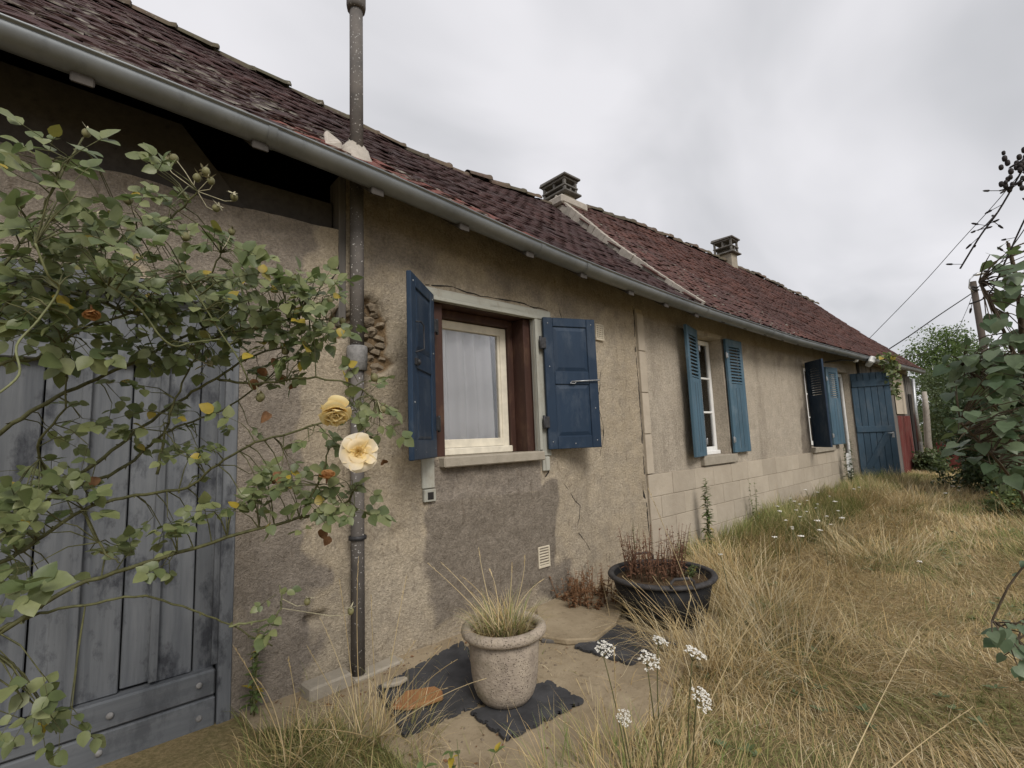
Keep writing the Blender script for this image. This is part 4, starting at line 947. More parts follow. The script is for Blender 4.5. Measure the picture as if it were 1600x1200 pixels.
# ---- far end of the cottage: weathered boards, pale panel, red boards, props
fe = B().box(12.35, 17.45, -0.028, -0.012, 0.0, 2.66).build('board_cladding', M_GREYWOOD, cott)
x = 12.36; i = 0
while x < 17.4:
    w = 0.17 + U(-0.02, 0.02); red = 15.3 < x < 16.9
    B().box(x + 0.004, x + w - 0.004, -0.052 + U(-.005, .005), -0.029, 0.02, 1.50 if red else 2.62).build('board', M_REDWOOD if red else M_GREYWOOD, fe, 0.003); x += w; i += 1
B().box(15.3, 16.45, -0.075, -0.060, 1.54, 2.50).build('pale_panel', M_BLOCK, fe, 0.006)
B().box(16.95, 17.35, -0.075, -0.060, 0.05, 2.1).build('doorway_shade', M_DARK, fe)  # dark slab stands in for the shadow inside an opening
B().box(16.42, 16.56, -0.30, -0.20, 0.0, 1.1).build('stone_post', M_CONC, fe, 0.03)

# ------------------------------------------------------------------ things on the wall and at its foot
lamp = thing('wall_lamp', (13.0, -0.1, 2.55), 'white floodlight with clamp arm under the eaves above the blue door', 'lamp')
p = at(1360, 565, 9.5); lm = Matrix.Translation(p) @ Euler((0.5, 0.25, 0.5)).to_matrix().to_4x4()
B(lm).box(-0.13, 0.13, -0.05, 0.05, -0.07, 0.07).build('housing', M_WHITE, lamp, 0.02)
B(lm).box(-0.11, 0.11, -0.058, -0.051, -0.05, 0.05).build('lens', M_STEEL, lamp, 0.003)
q = at(1337, 563, 9.3); r_ = at(1289, 566, 8.9)
B().tube([r_, r_.lerp(q, 0.5) + Vector((0, 0, 0.02)), q], 0.014, 8).build('arm', M_IRON, lamp)
B().ball(q, 0.05, (1, 1, 0.8), 8, 6).build('clamp', M_WHITE, lamp)
pt = thing('drain_pipe', (16.6, -0.35, 0.1), 'thin pale pipe leaning at the far end of the cottage', 'pipe')
B().tube([at(1426, 592, 12.5), at(1430, 640, 12.4), at(1437, 690, 12.3)], 0.045, 8).build('pipe', M_STEEL, pt)

# terracotta/stone bits
def shard(name, px, py, w, d, h, rot, mat, label, cat, seed, z=0.02):
    r0 = random.Random(seed); c = ground_at(px, py, z); n = 9
    poly = [(w * (1 + r0.uniform(-.18, .18)) * math.cos(2 * math.pi * i / n), d * (1 + r0.uniform(-.18, .18)) * math.sin(2 * math.pi * i / n)) for i in range(n)]
    o = B(Matrix.Translation(c) @ Matrix.Rotation(rot, 4, 'Z') @ Matrix.Rotation(r0.uniform(-.06, .06), 4, 'X')).prism(poly, 0, h).build(name, mat, None, 0.006)
    return tag(o, label, cat)
shard('terracotta_shard', 656, 1094, 0.125, 0.085, 0.022, -0.3, M_TERRA, 'flat orange-brown terracotta fragment lying on the left foam mat', 'tile fragment', 3, 0.036)
shard('stone_chip', 618, 1070, 0.065, 0.030, 0.022, -0.2, M_SILL, 'small pale stone chip beside the terracotta fragment', 'stone', 5, 0.036)
sl = ground_at(905, 965, 0.0)
o = B().prism([tuple(ground_at(a, c_, 0.05).xy) for a, c_ in ((842, 992), (885, 999), (930, 997), (962, 972), (975, 945), (940, 925), (880, 926), (838, 950))], 0.012, 0.05).build('stone_slab', M_PATIO, None, 0.008)
tag(o, 'flat sandy stone slab against the wall between pot and tub', 'slab')
o = B().prism([tuple(ground_at(a, c_, 0.02).xy) for a, c_ in ((846, 1003), (930, 1006), (934, 998), (850, 994))], 0.012, 0.034).build('wood_board', M_GREYWOOD, None, 0.004)
tag(o, 'dark weathered board along the edge of the stone slab', 'board')
b1 = ground_at(491, 1098); b2 = ground_at(548, 1078)
o = B(Matrix.Translation((1.0, -0.09, 0.0)) @ Matrix.Rotation(0.08, 4, 'Z')).box(-0.10, 0.13, -0.06, 0.06, 0.0, 0.075).build('concrete_block', M_SILL, None, 0.01)
tag(o, 'small grey concrete block at the foot of the downpipe', 'block')
o = B(Matrix.Translation((1.30, -0.07, 0.0)) @ Matrix.Rotation(0.12, 4, 'Z')).box(-0.16, 0.16, -0.05, 0.05, 0.0, 0.03).build('kerb_stone', M_SILL, None, 0.008)
tag(o, 'low pale kerb stone at the wall right of the downpipe', 'stone')

# grit, crumbs of plaster and leaf litter on the concrete
gv = []; gf = []
for i in range(1500):
    x, y = U(0.75, 3.4), -abs(rng.gauss(0, 0.55)) - 0.01
    if not patio_in_pt(x, y): continue
    r = 0.0025 + 0.011 * rng.random() ** 4; o_ = len(gv); a0 = U(0, 6)
    gv += [(x + r * math.cos(a0 + k * 1.57) * U(.6, 1.2), y + r * math.sin(a0 + k * 1.57) * U(.6, 1.2), 0.011) for k in range(4)] + [(x + U(-.2, .2) * r, y + U(-.2, .2) * r, 0.012 + r * U(.6, 1.1))]
    gf += [(o_ + k, o_ + (k + 1) % 4, o_ + 4) for k in range(4)]
tag(B().add(gv, gf).build('grit', M_RUBBLE), 'grit and crumbs of plaster on the concrete', 'grit', None, 'stuff')
gv = []; gf = []
for i in range(420):
    x, y = U(0.75, 3.4), -abs(rng.gauss(0, 0.6)) - 0.02
    if not patio_in_pt(x, y): continue
    p = Vector((x, y, 0.015 + U(0, .004))); an = U(0, 6.283); l = U(0.008, 0.028); d = Vector((math.cos(an), math.sin(an), U(-.1, .3))) * l; n_ = Vector((-math.sin(an), math.cos(an), U(-.3, .3))) * l * U(0.1, 0.3); o_ = len(gv)
    gv += [p, p + d * 0.5 + n_, p + d, p + d * 0.5 - n_]; gf.append((o_, o_ + 1, o_ + 2, o_ + 3))
tag(B().add(gv, gf).build('leaf_litter', M_DEADLEAF), 'scraps of dry leaf and straw on the concrete', 'litter', None, 'stuff')

# foam mats with jigsaw edges
def foam_mat(corners, z, label, hmid=0.014):
    c = [ground_at(a, b_, z).xy for a, b_ in corners]
    poly = []
    for i in range(4):
        a, d = c[i], c[(i + 1) % 4]; e = (d - a); L = e.length; e = e.normalized(); n = Vector((e.y, -e.x)); k = max(3, int(L / 0.045)); st = L / k
        for j in range(k):
            s0 = a + e * (st * j); out_ = n * (0.013 if j % 2 else -0.004)
            for (f, g) in ((0.0, 0), (0.28, 0), (0.18, 1), (0.5, 1.25), (0.82, 1), (0.72, 0)): poly.append(tuple(s0 + e * (st * f) + out_ * g))
    area = sum(poly[i][0] * poly[(i + 1) % len(poly)][1] - poly[(i + 1) % len(poly)][0] * poly[i][1] for i in range(len(poly)))
    if area < 0: poly = poly[::-1]
    n = len(poly); cc = Vector((sum(p[0] for p in poly) / n, sum(p[1] for p in poly) / n))
    o = B(); vs = [(p[0], p[1], z - hmid) for p in poly] + [(p[0], p[1], z) for p in poly] + [(cc.x, cc.y, z - hmid), (cc.x, cc.y, z + 0.001)]
    fs = [(i, (i + 1) % n, n + (i + 1) % n, n + i) for i in range(n)] + [(n + i, n + (i + 1) % n, 2 * n + 1) for i in range(n)] + [((i + 1) % n, i, 2 * n) for i in range(n)]
    o.add(vs, fs); ob = o.build('foam_mat', M_FOAM)
    return tag(ob, label, 'mat', 'jigsaw foam mats on the patio')
foam_mat([(588, 1074), (721, 1001), (790, 1080), (632, 1148)], 0.028, 'grey jigsaw foam mat under the terracotta fragment, left of the pot')
foam_mat([(912, 1093), (792, 1153), (735, 1112), (856, 1062)], 0.030, 'grey jigsaw foam mat sticking out in front of the pot')
foam_mat([(942, 968), (1062, 1004), (985, 1036), (898, 1010)], 0.028, 'grey jigsaw foam mat in front of the black tub')

# stone pot with dry grass
pc = Vector((1.60, -0.855, 0.03))
pot = thing('stone_pot', pc, 'pitted grey stone garden pot with rolled rim on the patio', 'pot')
b = B(); b.lathe([(0.0, 0.0), (0.095, 0.0), (0.118, 0.008), (0.140, 0.035), (0.155, 0.075), (0.163, 0.13), (0.170, 0.22), (0.177, 0.31), (0.165, 0.312), (0.158, 0.28), (0.0, 0.275)], pc, 40, True, 0.006); b.build('bowl', M_POT, pot)
b = B(); n = 12; prof = []
for i in range(n + 1):
    a = -math.pi / 2 + 2 * math.pi * i / n; prof.append((0.186 + 0.026 * math.cos(a), 0.325 + 0.026 * math.sin(a)))
b.lathe(prof, pc, 44, True, 0.006); b.build('rim', M_POT, pot)
b = B(); b.lathe([(0.0, 0.30), (0.10, 0.305), (0.172, 0.295)], pc, 24); b.build('soil', M_SOIL, pot)

# black tub
tc_ = Vector((3.11, -0.80, 0.012))
tub = thing('black_tub', tc_, 'round black rubber builder\'s tub with a loop handle, planted with dry red weeds', 'tub')
B().lathe([(0.0, 0.0), (0.265, 0.0), (0.28, 0.01), (0.345, 0.285), (0.33, 0.288), (0.275, 0.03), (0.0, 0.03)], tc_, 40).build('bucket', M_TUB, tub)
B().lathe([(0.338, 0.270), (0.366, 0.272), (0.374, 0.284), (0.366, 0.298), (0.34, 0.300), (0.328, 0.288), (0.338, 0.270)], tc_, 44).build('rim', M_TUBRIM, tub)
B().lathe([(0.0, 0.262), (0.2, 0.258), (0.334, 0.245)], tc_, 30).build('soil', M_SOIL, tub)
for an in (math.atan2(-0.8, -0.6), math.atan2(0.8, 0.6)):
    e = Vector((math.cos(an), math.sin(an), 0)); s_ = Vector((-e.y, e.x, 0)); c0 = tc_ + e * 0.36 + Vector((0, 0, 0.29))
    B().tube([c0 - s_ * 0.075, c0 - s_ * 0.075 + Vector((0, 0, 0.035)), c0 - s_ * 0.05 + Vector((0, 0, 0.055)), c0 + s_ * 0.05 + Vector((0, 0, 0.055)), c0 + s_ * 0.075 + Vector((0, 0, 0.035)), c0 + s_ * 0.075], 0.010, 8).build('handle', M_TUBRIM, tub)

# ------------------------------------------------------------------ blades and stalks
def blades(name, root, h, w, az, bend, col, mat=None, seg=4, tilt=None):
    """root (n,3); every blade a bent tapering strip"""
    n = len(root); t = np.linspace(0, 1, seg + 1)[None, :]
    dirx, diry = np.cos(az)[:, None], np.sin(az)[:, None]
    if tilt is None: tilt = np.zeros(n)
    ang = tilt[:, None] + bend[:, None] * t                     # angle from the vertical
    ds = (h / seg)[:, None]
    hs = np.concatenate([np.zeros((n, 1)), np.cumsum(np.sin(ang[:, 1:]) * ds, 1)], 1)
    zs = np.concatenate([np.zeros((n, 1)), np.cumsum(np.cos(ang[:, 1:]) * ds, 1)], 1)
    cx_, cy_, cz_ = root[:, :1] + dirx * hs, root[:, 1:2] + diry * hs, root[:, 2:3] + zs
    cz_ = np.maximum(cz_, root[:, 2:3] + 0.004)
    ww = w[:, None] * (1 - t ** 1.6) * 0.5
    twist = az[:, None] + math.pi / 2 + (nrng.random((n, 1)) - 0.5) * 1.4
    ox, oy = np.cos(twist) * ww, np.sin(twist) * ww
    Lf = np.stack([cx_ - ox, cy_ - oy, cz_], 2); Rt = np.stack([cx_ + ox, cy_ + oy, cz_], 2)
    V = np.concatenate([Lf[:, :-1], Rt[:, :-1], Lf[:, -1:]], 1)   # seg left, seg right, tip
    m_ = 2 * seg + 1; base = (np.arange(n) * m_)[:, None]
    q = np.stack([np.stack([base[:, 0] + i, base[:, 0] + seg + i, base[:, 0] + seg + i + 1, base[:, 0] + i + 1], 1) for i in range(seg - 1)], 0).reshape(-1, 4)
    tr_ = np.stack([base[:, 0] + seg - 1, base[:, 0] + 2 * seg - 1, base[:, 0] + 2 * seg], 1)
    tip_tone = (0.72 + 0.4 * np.concatenate([t[:, :-1], t[:, :-1], t[:, -1:]], 1)).T[None]      # colour grows lighter towards the tip
    C = np.clip(np.repeat(col[:, None, :], m_, 1) * tip_tone.reshape(1, m_, 1), 0, 1)
    return np_mesh(name, V.reshape(-1, 3), [q, tr_], mat or M_GRASS, C.reshape(-1, 3))
STRAW = np.array([0.58, 0.46, 0.245]); BROWN = np.array([0.42, 0.31, 0.165]); PALE = np.array([0.68, 0.58, 0.38]); GREEN = np.array([0.165, 0.205, 0.065]); OLIVE = np.array([0.33, 0.305, 0.125]); GOLD = np.array([0.55, 0.40, 0.19])
def nz2(x, y, s, o): return np.array([fbm(a * s + o, b_ * s) for a, b_ in zip(x, y)])
def patio_in(x, y):
    r = np.zeros(len(x), bool); j = len(out) - 1; P = out
    for i in range(len(P)):
        (xi, yi), (xj, yj) = P[i], P[j]
        c1 = (yi > y) != (yj > y); r ^= c1 & (x < (xj - xi) * (y - yi) / (yj - yi + 1e-9) + xi); j = i
    return r
def lawn(n, xr, yr, hr, wr, bend, greenness=1.0, keep=None, tiltm=0.25):
    x = nrng.uniform(*xr, n); y = nrng.uniform(*yr, n)
    vx = x - CAM.x; vy = y - CAM.y; fwd = vx * _fw.x + vy * _fw.y; sd_ = vx * _r0.x + vy * _r0.y
    ok = (fwd > 0.5) & (sd_ < fwd * 1.16 + 0.4) & (sd_ > -fwd * 1.16 - 0.4) & (~patio_in(x, y) | (nrng.random(n) < 0.035)) & (((x - tc_.x) ** 2 + (y - tc_.y) ** 2) > 0.14)
    if keep is not None: ok &= keep(x, y)
    x, y = x[ok], y[ok]; n = len(x)
    g = nz2(x, y, 0.9, 3.0) + 0.5 * nz2(x, y, 2.7, 9.0)
    z = np.array([gz(a, b_) for a, b_ in zip(x, y)])
    u = nrng.random((n, 1)); col = STRAW * u + BROWN * (1 - u)
    v = nrng.random((n, 1)); col = np.where(v > 0.82, PALE, col); col = np.where(v < 0.2, GOLD, col)
    pg = np.clip((g + 0.14) * 1.6, 0.14, 0.85) * greenness
    pick = nrng.random(n) < pg; gm = nrng.random((n, 1)); col = np.where(pick[:, None], GREEN * gm + OLIVE * (1 - gm), col)
    col = col * (0.75 + 0.5 * nrng.random((n, 1)))
    hmod = 0.75 + 0.6 * np.clip(nz2(x, y, 1.3, 30.0) + 0.3, 0, 1)
    lay = nz2(x, y, 0.55, 50.0) * 5.0
    return np.stack([x, y, z], 1), nrng.uniform(*hr, n) * hmod, nrng.uniform(*wr, n), lay + nrng.normal(0, 0.9, n), nrng.uniform(0.3, bend, n), col, np.abs(nrng.normal(tiltm, 0.3, n))
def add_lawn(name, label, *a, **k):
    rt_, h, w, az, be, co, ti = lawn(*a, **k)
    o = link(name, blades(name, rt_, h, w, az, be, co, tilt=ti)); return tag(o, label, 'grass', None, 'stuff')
near = lambda x, y: (y < -0.06)
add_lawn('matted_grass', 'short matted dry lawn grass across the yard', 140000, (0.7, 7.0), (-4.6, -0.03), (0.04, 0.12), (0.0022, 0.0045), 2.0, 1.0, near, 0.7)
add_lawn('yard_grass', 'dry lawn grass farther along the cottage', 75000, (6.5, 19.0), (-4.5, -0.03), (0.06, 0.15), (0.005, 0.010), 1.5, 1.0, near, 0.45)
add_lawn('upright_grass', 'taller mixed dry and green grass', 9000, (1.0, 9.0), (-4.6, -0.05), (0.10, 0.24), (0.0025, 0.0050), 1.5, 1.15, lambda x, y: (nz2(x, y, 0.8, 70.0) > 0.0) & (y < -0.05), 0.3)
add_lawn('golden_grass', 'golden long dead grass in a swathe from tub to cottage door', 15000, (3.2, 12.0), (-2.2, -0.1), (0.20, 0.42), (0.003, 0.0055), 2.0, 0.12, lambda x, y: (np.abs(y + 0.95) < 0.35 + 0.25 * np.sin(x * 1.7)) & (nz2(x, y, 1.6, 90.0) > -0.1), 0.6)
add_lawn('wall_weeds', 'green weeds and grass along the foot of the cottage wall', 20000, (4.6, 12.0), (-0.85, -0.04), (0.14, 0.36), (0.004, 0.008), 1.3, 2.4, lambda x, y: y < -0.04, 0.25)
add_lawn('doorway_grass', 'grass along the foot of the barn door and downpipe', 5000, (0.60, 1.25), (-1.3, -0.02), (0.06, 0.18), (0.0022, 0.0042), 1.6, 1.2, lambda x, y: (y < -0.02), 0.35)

add_lawn('seed_stalks', 'thin upright bleached seed stalks scattered through the lawn', 2600, (1.2, 11.0), (-4.2, -0.1), (0.22, 0.55), (0.0022, 0.0036), 1.2, 0.1, near, 0.2)
def lawn_herbs(n, L, name, label):
    cx_ = nrng.uniform(1.2, 10, n); cy_ = nrng.uniform(-4.0, -0.2, n); g = nz2(cx_, cy_, 0.9, 3.0); ok = (g > -0.05) & ~patio_in(cx_, cy_); cx_, cy_ = cx_[ok], cy_[ok]
    VV = []
    for a, b_ in zip(cx_, cy_):
        k = rng.randint(4, 8); z0 = gz(a, b_) + 0.015
        for i in range(k):
            an = 6.283 * i / k + U(-.4, .4); l = L * U(0.5, 1.2); up = U(0.15, 0.9); d = Vector((math.cos(an), math.sin(an), up)).normalized(); sd_ = Vector((-math.sin(an), math.cos(an), 0)) * l * 0.22; p = Vector((a, b_, z0))
            VV += [p, p + d * l * 0.5 + sd_, p + d * l * 0.98 - Vector((0, 0, 0.12 * l)), p + d * l * 0.5 - sd_]
    V = np.array([tuple(v) for v in VV]); o = link(name, np_mesh(name, V, [np.arange(len(V)).reshape(-1, 4)], M_WEED)); tag(o, label, 'weeds', None, 'stuff')
lawn_herbs(1100, 0.045, 'lawn_weeds', 'low green broad-leaved weeds in the dry lawn')
def px_stalks(parent, base, tips, r=0.0022, jit=0.04, head=True, name='stalk', mat=None, side=0.0):
    """stalks from a root on the ground to tips seen at photo points with their distance"""
    for (tx, ty, td) in tips:
        tip = at(tx, ty, td); rt_ = Vector(base) + Vector((U(-jit, jit), U(-jit, jit), 0))
        mid = rt_.lerp(tip, 0.5) + Vector((U(-.04, .04), U(-.04, .04), U(0.02, 0.09)))
        pts = [(rt_ * (1 - t) ** 2 + mid * (2 * t * (1 - t)) + tip * t * t) for t in np.linspace(0, 1, 9)]
        b = B(); b.tube(pts, [r * (1.25 - 0.85 * i / 8) for i in range(9)], 5)
        if head:
            for i in range(14):
                t = 0.80 + 0.2 * i / 14; p = rt_ * (1 - t) ** 2 + mid * (2 * t * (1 - t)) + tip * t * t
                dr = (tip - mid).normalized() * 0.016 + Vector((U(-1, 1), U(-1, 1), U(-.3, 1))) * 0.005
                sd_ = dr.cross(Vector((0, 0, 1))).normalized() * 0.0017
                b.add([p, p + dr * 0.5 + sd_, p + dr, p + dr * 0.5 - sd_], [(0, 1, 2, 3)])
        b.build(name, mat or M_STRAW, parent)
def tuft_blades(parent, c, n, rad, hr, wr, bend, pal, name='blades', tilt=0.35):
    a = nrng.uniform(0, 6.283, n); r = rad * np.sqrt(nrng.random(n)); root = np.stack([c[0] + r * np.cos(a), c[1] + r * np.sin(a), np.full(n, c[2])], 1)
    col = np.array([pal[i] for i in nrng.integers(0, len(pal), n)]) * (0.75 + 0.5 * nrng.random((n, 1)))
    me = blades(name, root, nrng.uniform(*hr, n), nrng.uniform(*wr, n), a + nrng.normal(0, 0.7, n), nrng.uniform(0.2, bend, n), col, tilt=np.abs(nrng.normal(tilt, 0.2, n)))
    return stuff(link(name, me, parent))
def tuft(base, label, cat, tips, nb, rad, hr, pal, bend=1.4, wr=(0.002, 0.004), group=None, tilt=0.35, head=True, jit=0.05):
    t = thing('grass_tuft', base, label, cat, group)
    tuft_blades(t, base, nb, rad, hr, wr, bend, pal, tilt=tilt); px_stalks(t, base, tips, head=head, jit=jit); return t
g1 = Vector((pc.x, pc.y, pc.z + 0.30))
tuft(g1, 'straw-coloured dry grass growing out of the stone pot', 'grass', [(748, 858, 2.45), (668, 880, 2.5), (690, 880, 2.45), (800, 880, 2.4), (720, 900, 2.5), (765, 890, 2.55), (850, 905, 2.4), (820, 870, 2.45), (735, 925, 2.3)], 420, 0.125, (0.12, 0.26), [STRAW, PALE, GOLD, OLIVE, GREEN * 1.6], 1.5)
ga = ground_at(1110, 1060); ga.z = 0
tuft(ga, 'long pale grass stalks leaning over the black tub', 'grass', [(1012, 762, 2.3), (972, 900, 2.2), (1020, 900, 2.0), (1000, 940, 1.9), (1180, 870, 2.2), (1210, 860, 2.4), (1130, 930, 2.0), (985, 905, 2.1), (1075, 900, 2.1), (1250, 905, 2.4), (1040, 905, 2.2)], 420, 0.26, (0.16, 0.40), [STRAW, PALE, GOLD], 1.7)
gb = ground_at(575, 1165); gb.z = 0
tuft(gb, 'bleached dry grass bent across the foot of the downpipe', 'grass', [(480, 1010, 1.9), (560, 870, 2.2), (530, 905, 2.1), (635, 900, 2.3), (690, 1010, 1.8), (650, 1000, 1.9), (500, 965, 2.2), (640, 1160, 1.6), (700, 1075, 1.7), (715, 1030, 1.8), (760, 1060, 1.8), (470, 1140, 1.6), (580, 930, 2.0)], 520, 0.30, (0.10, 0.26), [STRAW, PALE, GOLD, OLIVE], 1.7)
gc = ground_at(1330, 1290); gc.z = 0
tuft(gc, 'tall grass stalks with drooping heads in the lawn at right', 'grass', [(1432, 992, 1.9), (1520, 1105, 1.6), (1250, 1090, 1.6)], 200, 0.25, (0.08, 0.2), [STRAW, BROWN, OLIVE], 1.7, jit=0.22)
gd_ = ground_at(1000, 1290); gd_.z = 0
tuft(gd_, 'dry and green grass at the bottom edge in front of the patio', 'grass', [(1080, 930, 1.5), (960, 1010, 1.5), (1120, 1010, 1.4), (900, 1060, 1.4), (1160, 1060, 1.4), (870, 1120, 1.3), (1060, 965, 1.6), (940, 1090, 1.3), (1015, 1080, 1.3), (1180, 960, 1.7)], 900, 0.42, (0.10, 0.30), [STRAW, OLIVE, GREEN * 1.3, GOLD], 1.5)
ge = ground_at(455, 1200); ge.z = 0
tuft(ge, 'mixed green and straw grass below the barn door edge', 'grass', [(365, 1010, 1.9), (400, 1060, 1.8), (450, 1030, 1.9), (470, 1090, 1.7), (520, 1120, 1.6), (520, 1150, 1.6)], 520, 0.24, (0.06, 0.20), [STRAW, OLIVE, GREEN * 1.2, GOLD], 1.5)
for i, (px_, py_, lab) in enumerate(((1380, 880, 'golden grass tuft bending over in the middle of the lawn'), (1290, 845, 'golden grass tuft beside the white yarrow patch'), (1430, 800, 'long straw grass tuft in front of the blue plank door'), (1190, 960, 'broad straw tuft right of the black tub'), (1105, 1012, 'loose straw tuft hiding the lower right of the black tub'), (1150, 905, 'upright straw tuft behind the right side of the black tub'), (1240, 1040, 'flattened straw tuft in the lawn in front of the tub'))):
    g = ground_at(px_, py_); g.z = gz(g.x, g.y)
    tuft(g, lab, 'grass', [], 420, 0.38, (0.25, 0.55), [STRAW, PALE, GOLD], 1.9, (0.003, 0.005), tilt=0.5)

# ------------------------------------------------------------------ flowers in the yard
def umbel(parent, c, r, nrm=Vector((0, 0, 1)), n=130):
    nrm = Vector(nrm).normalized(); a = nrm.orthogonal().normalized(); b_ = nrm.cross(a); m = B()
    for i in range(24):
        rr = r * math.sqrt((i + 0.5) / 24) * U(0.9, 1.08); an = i * 2.39996 + U(-.2, .2); d = rr / r
        q = Vector(c) + a * (rr * math.cos(an)) + b_ * (rr * math.sin(an)) + nrm * (0.26 * r * (1 - d * d) + U(-.12, .08) * r); ur = r * U(0.13, 0.2)
        for k in range(12):
            an2 = U(0, 6.283); r2 = ur * math.sqrt(rng.random()); p = q + a * (r2 * math.cos(an2)) + b_ * (r2 * math.sin(an2)) + nrm * U(-.03, .05) * r
            m.ball(p, r * 0.058 * U(0.6, 1.4), (1, 1, 0.6), 5, 3, 0.35)
    o = m.build('flower_head', M_UMBEL, parent)
    rb = B()
    for i in range(10):
        an = i * 0.628; rb.tube([Vector(c) - nrm * r * 0.75, Vector(c) + (a * math.cos(an) + b_ * math.sin(an)) * r * 0.7], r * 0.02, 4)
    rb.build('ray', M_GSTEM, parent)
def carrot(tx, ty, d, r, bx, by, label, nrm):
    tip = at(tx, ty, d); base = ground_at(bx, by); base.z = 0
    t = thing('wild_carrot', base, label, 'flower', 'wild carrot flowers by the patio')
    top = tip - Vector(nrm).normalized() * r * 0.7; mid = base.lerp(top, 0.55) + Vector((U(-.03, .03), U(-.03, .03), 0))
    pts = [base * (1 - s) ** 2 + mid * (2 * s * (1 - s)) + top * s * s for s in np.linspace(0, 1, 8)]
    B().tube(pts, [0.003 - 0.0012 * i / 7 for i in range(8)], 6).build('stem', M_GSTEM, t)
    umbel(t, tip, r, nrm)
carrot(945, 1014, 1.65, 0.036, 985, 1230, 'white wild carrot head leftmost of the flowers before the tub', (-0.1, -0.5, 1))
carrot(1014, 1032, 1.55, 0.034, 1030, 1240, 'white wild carrot head, lower of the pair at the mat corner', (-0.2, -0.6, 1))
carrot(1031, 1001, 1.75, 0.028, 1040, 1215, 'small flat wild carrot head just above its neighbour', (0.1, -0.35, 1))
carrot(1086, 1020, 1.6, 0.038, 1075, 1235, 'tilted white wild carrot head right of the pair', (0.25, -0.35, 1))
carrot(1097, 1092, 1.45, 0.036, 1085, 1260, 'low round wild carrot head nearest the bottom edge, right', (0.0, -0.8, 0.7))
carrot(975, 1122, 1.5, 0.024, 995, 1260, 'small half-open wild carrot head lowest of the flowers', (-0.2, -0.7, 0.6))
# yarrow, far
yarrow_px = [(1222, 796), (1236, 812), (1250, 790), (1258, 806), (1266, 798), (1214, 795), (1252, 784), (1244, 822), (1276, 820), (1284, 806), (1292, 812), (1300, 806), (1318, 813), (1234, 820), (1245, 776), (1275, 770), (1288, 782), (1262, 768), (1310, 790), (1330, 770), (1270, 826), (1222, 844), (1115, 872), (1076, 800), (1480, 755), (1490, 760), (1455, 752), (1478, 768), (1505, 764), (1440, 886), (1230, 778), (1350, 762), (1300, 772), (1210, 806), (1280, 793), (1256, 830), (1240, 800)]
ylab = {(1115, 872): 'white yarrow head just right of the black tub', (1076, 800): 'small white flower head by the plinth behind the tub', (1440, 886): 'lone white yarrow head in the middle of the lawn', (1222, 844): 'white yarrow head lowest and nearest of the patch by the wall'}
for i, (px_, py_) in enumerate(yarrow_px):
    dz = 0.30 if px_ < 1430 else 0.2
    px_j, py_j = px_ + U(-12, 12), py_ + U(-9, 9); hd_ = ground_at(px_j, py_j, dz + 0.05) ; g = Vector((hd_.x + U(-.05, .05), hd_.y + U(-.05, .05), gz(hd_.x, hd_.y)))
    t = thing('yarrow', g, ylab.get((px_, py_), 'small flat white yarrow head beneath the thin metal post' if px_ > 1445 else 'small flat white yarrow head in the rough grass by the cottage wall'), 'flower', 'yarrow flowers by the metal post' if px_ > 1445 else 'small white yarrow flowers in the rough grass')
    B().tube([g, g.lerp(hd_, 0.5) + Vector((U(-.02, .02), U(-.02, .02), 0)), hd_ - Vector((0, 0, 0.005))], 0.003, 4).build('stem', M_GSTEM, t)
    m = B(); rr = U(0.012, 0.028)
    for k in range(9): a = k * 2.4; q = rr * math.sqrt(k / 9); m.ball(hd_ + Vector((q * math.cos(a), q * math.sin(a), U(-.003, .003))), rr * 0.34, (1, 1, 0.5), 6, 4)
    m.build('flower_head', M_UMBEL, t)

# ------------------------------------------------------------------ leaves
def leaf_mesh(name, mat, heart=False, fold=0.25, curl=0.15, seed=0):
    """unit-long leaf along +Y, face up +Z"""
    r0 = random.Random(seed); ys = [0.0, 0.12, 0.35, 0.62, 0.85, 1.0]
    wd_ = [0.05, 0.30, 0.42, 0.34, 0.16, 0.0] if not heart else [0.30, 0.45, 0.46, 0.32, 0.13, 0.0]
    vs, fs = [], []
    for y, w in zip(ys, wd_):
        z = -curl * y * y; w *= r0.uniform(0.93, 1.07); yo = -0.10 if heart and y == 0 else 0
        vs += [(-w, y + yo * 1.0, z + w * fold), (0, y, z), (w, y + yo, z + w * fold * r0.uniform(0.8, 1.2))]
    for i in range(len(ys) - 1): o = i * 3; fs += [(o, o + 1, o + 4, o + 3), (o + 1, o + 2, o + 5, o + 4)]
    return B().add(vs, fs, True).mesh(name, mat)
def leaf_M(p, d, nrm, L):
    d = Vector(d).normalized(); n = Vector(nrm); n = (n - d * n.dot(d))
    if n.length < 1e-3: n = d.orthogonal()
    n = n.normalized(); x = d.cross(n)
    return Matrix(((x.x * L, d.x * L, n.x * L, p[0]), (x.y * L, d.y * L, n.y * L, p[1]), (x.z * L, d.z * L, n.z * L, p[2]), (0, 0, 0, 1)))
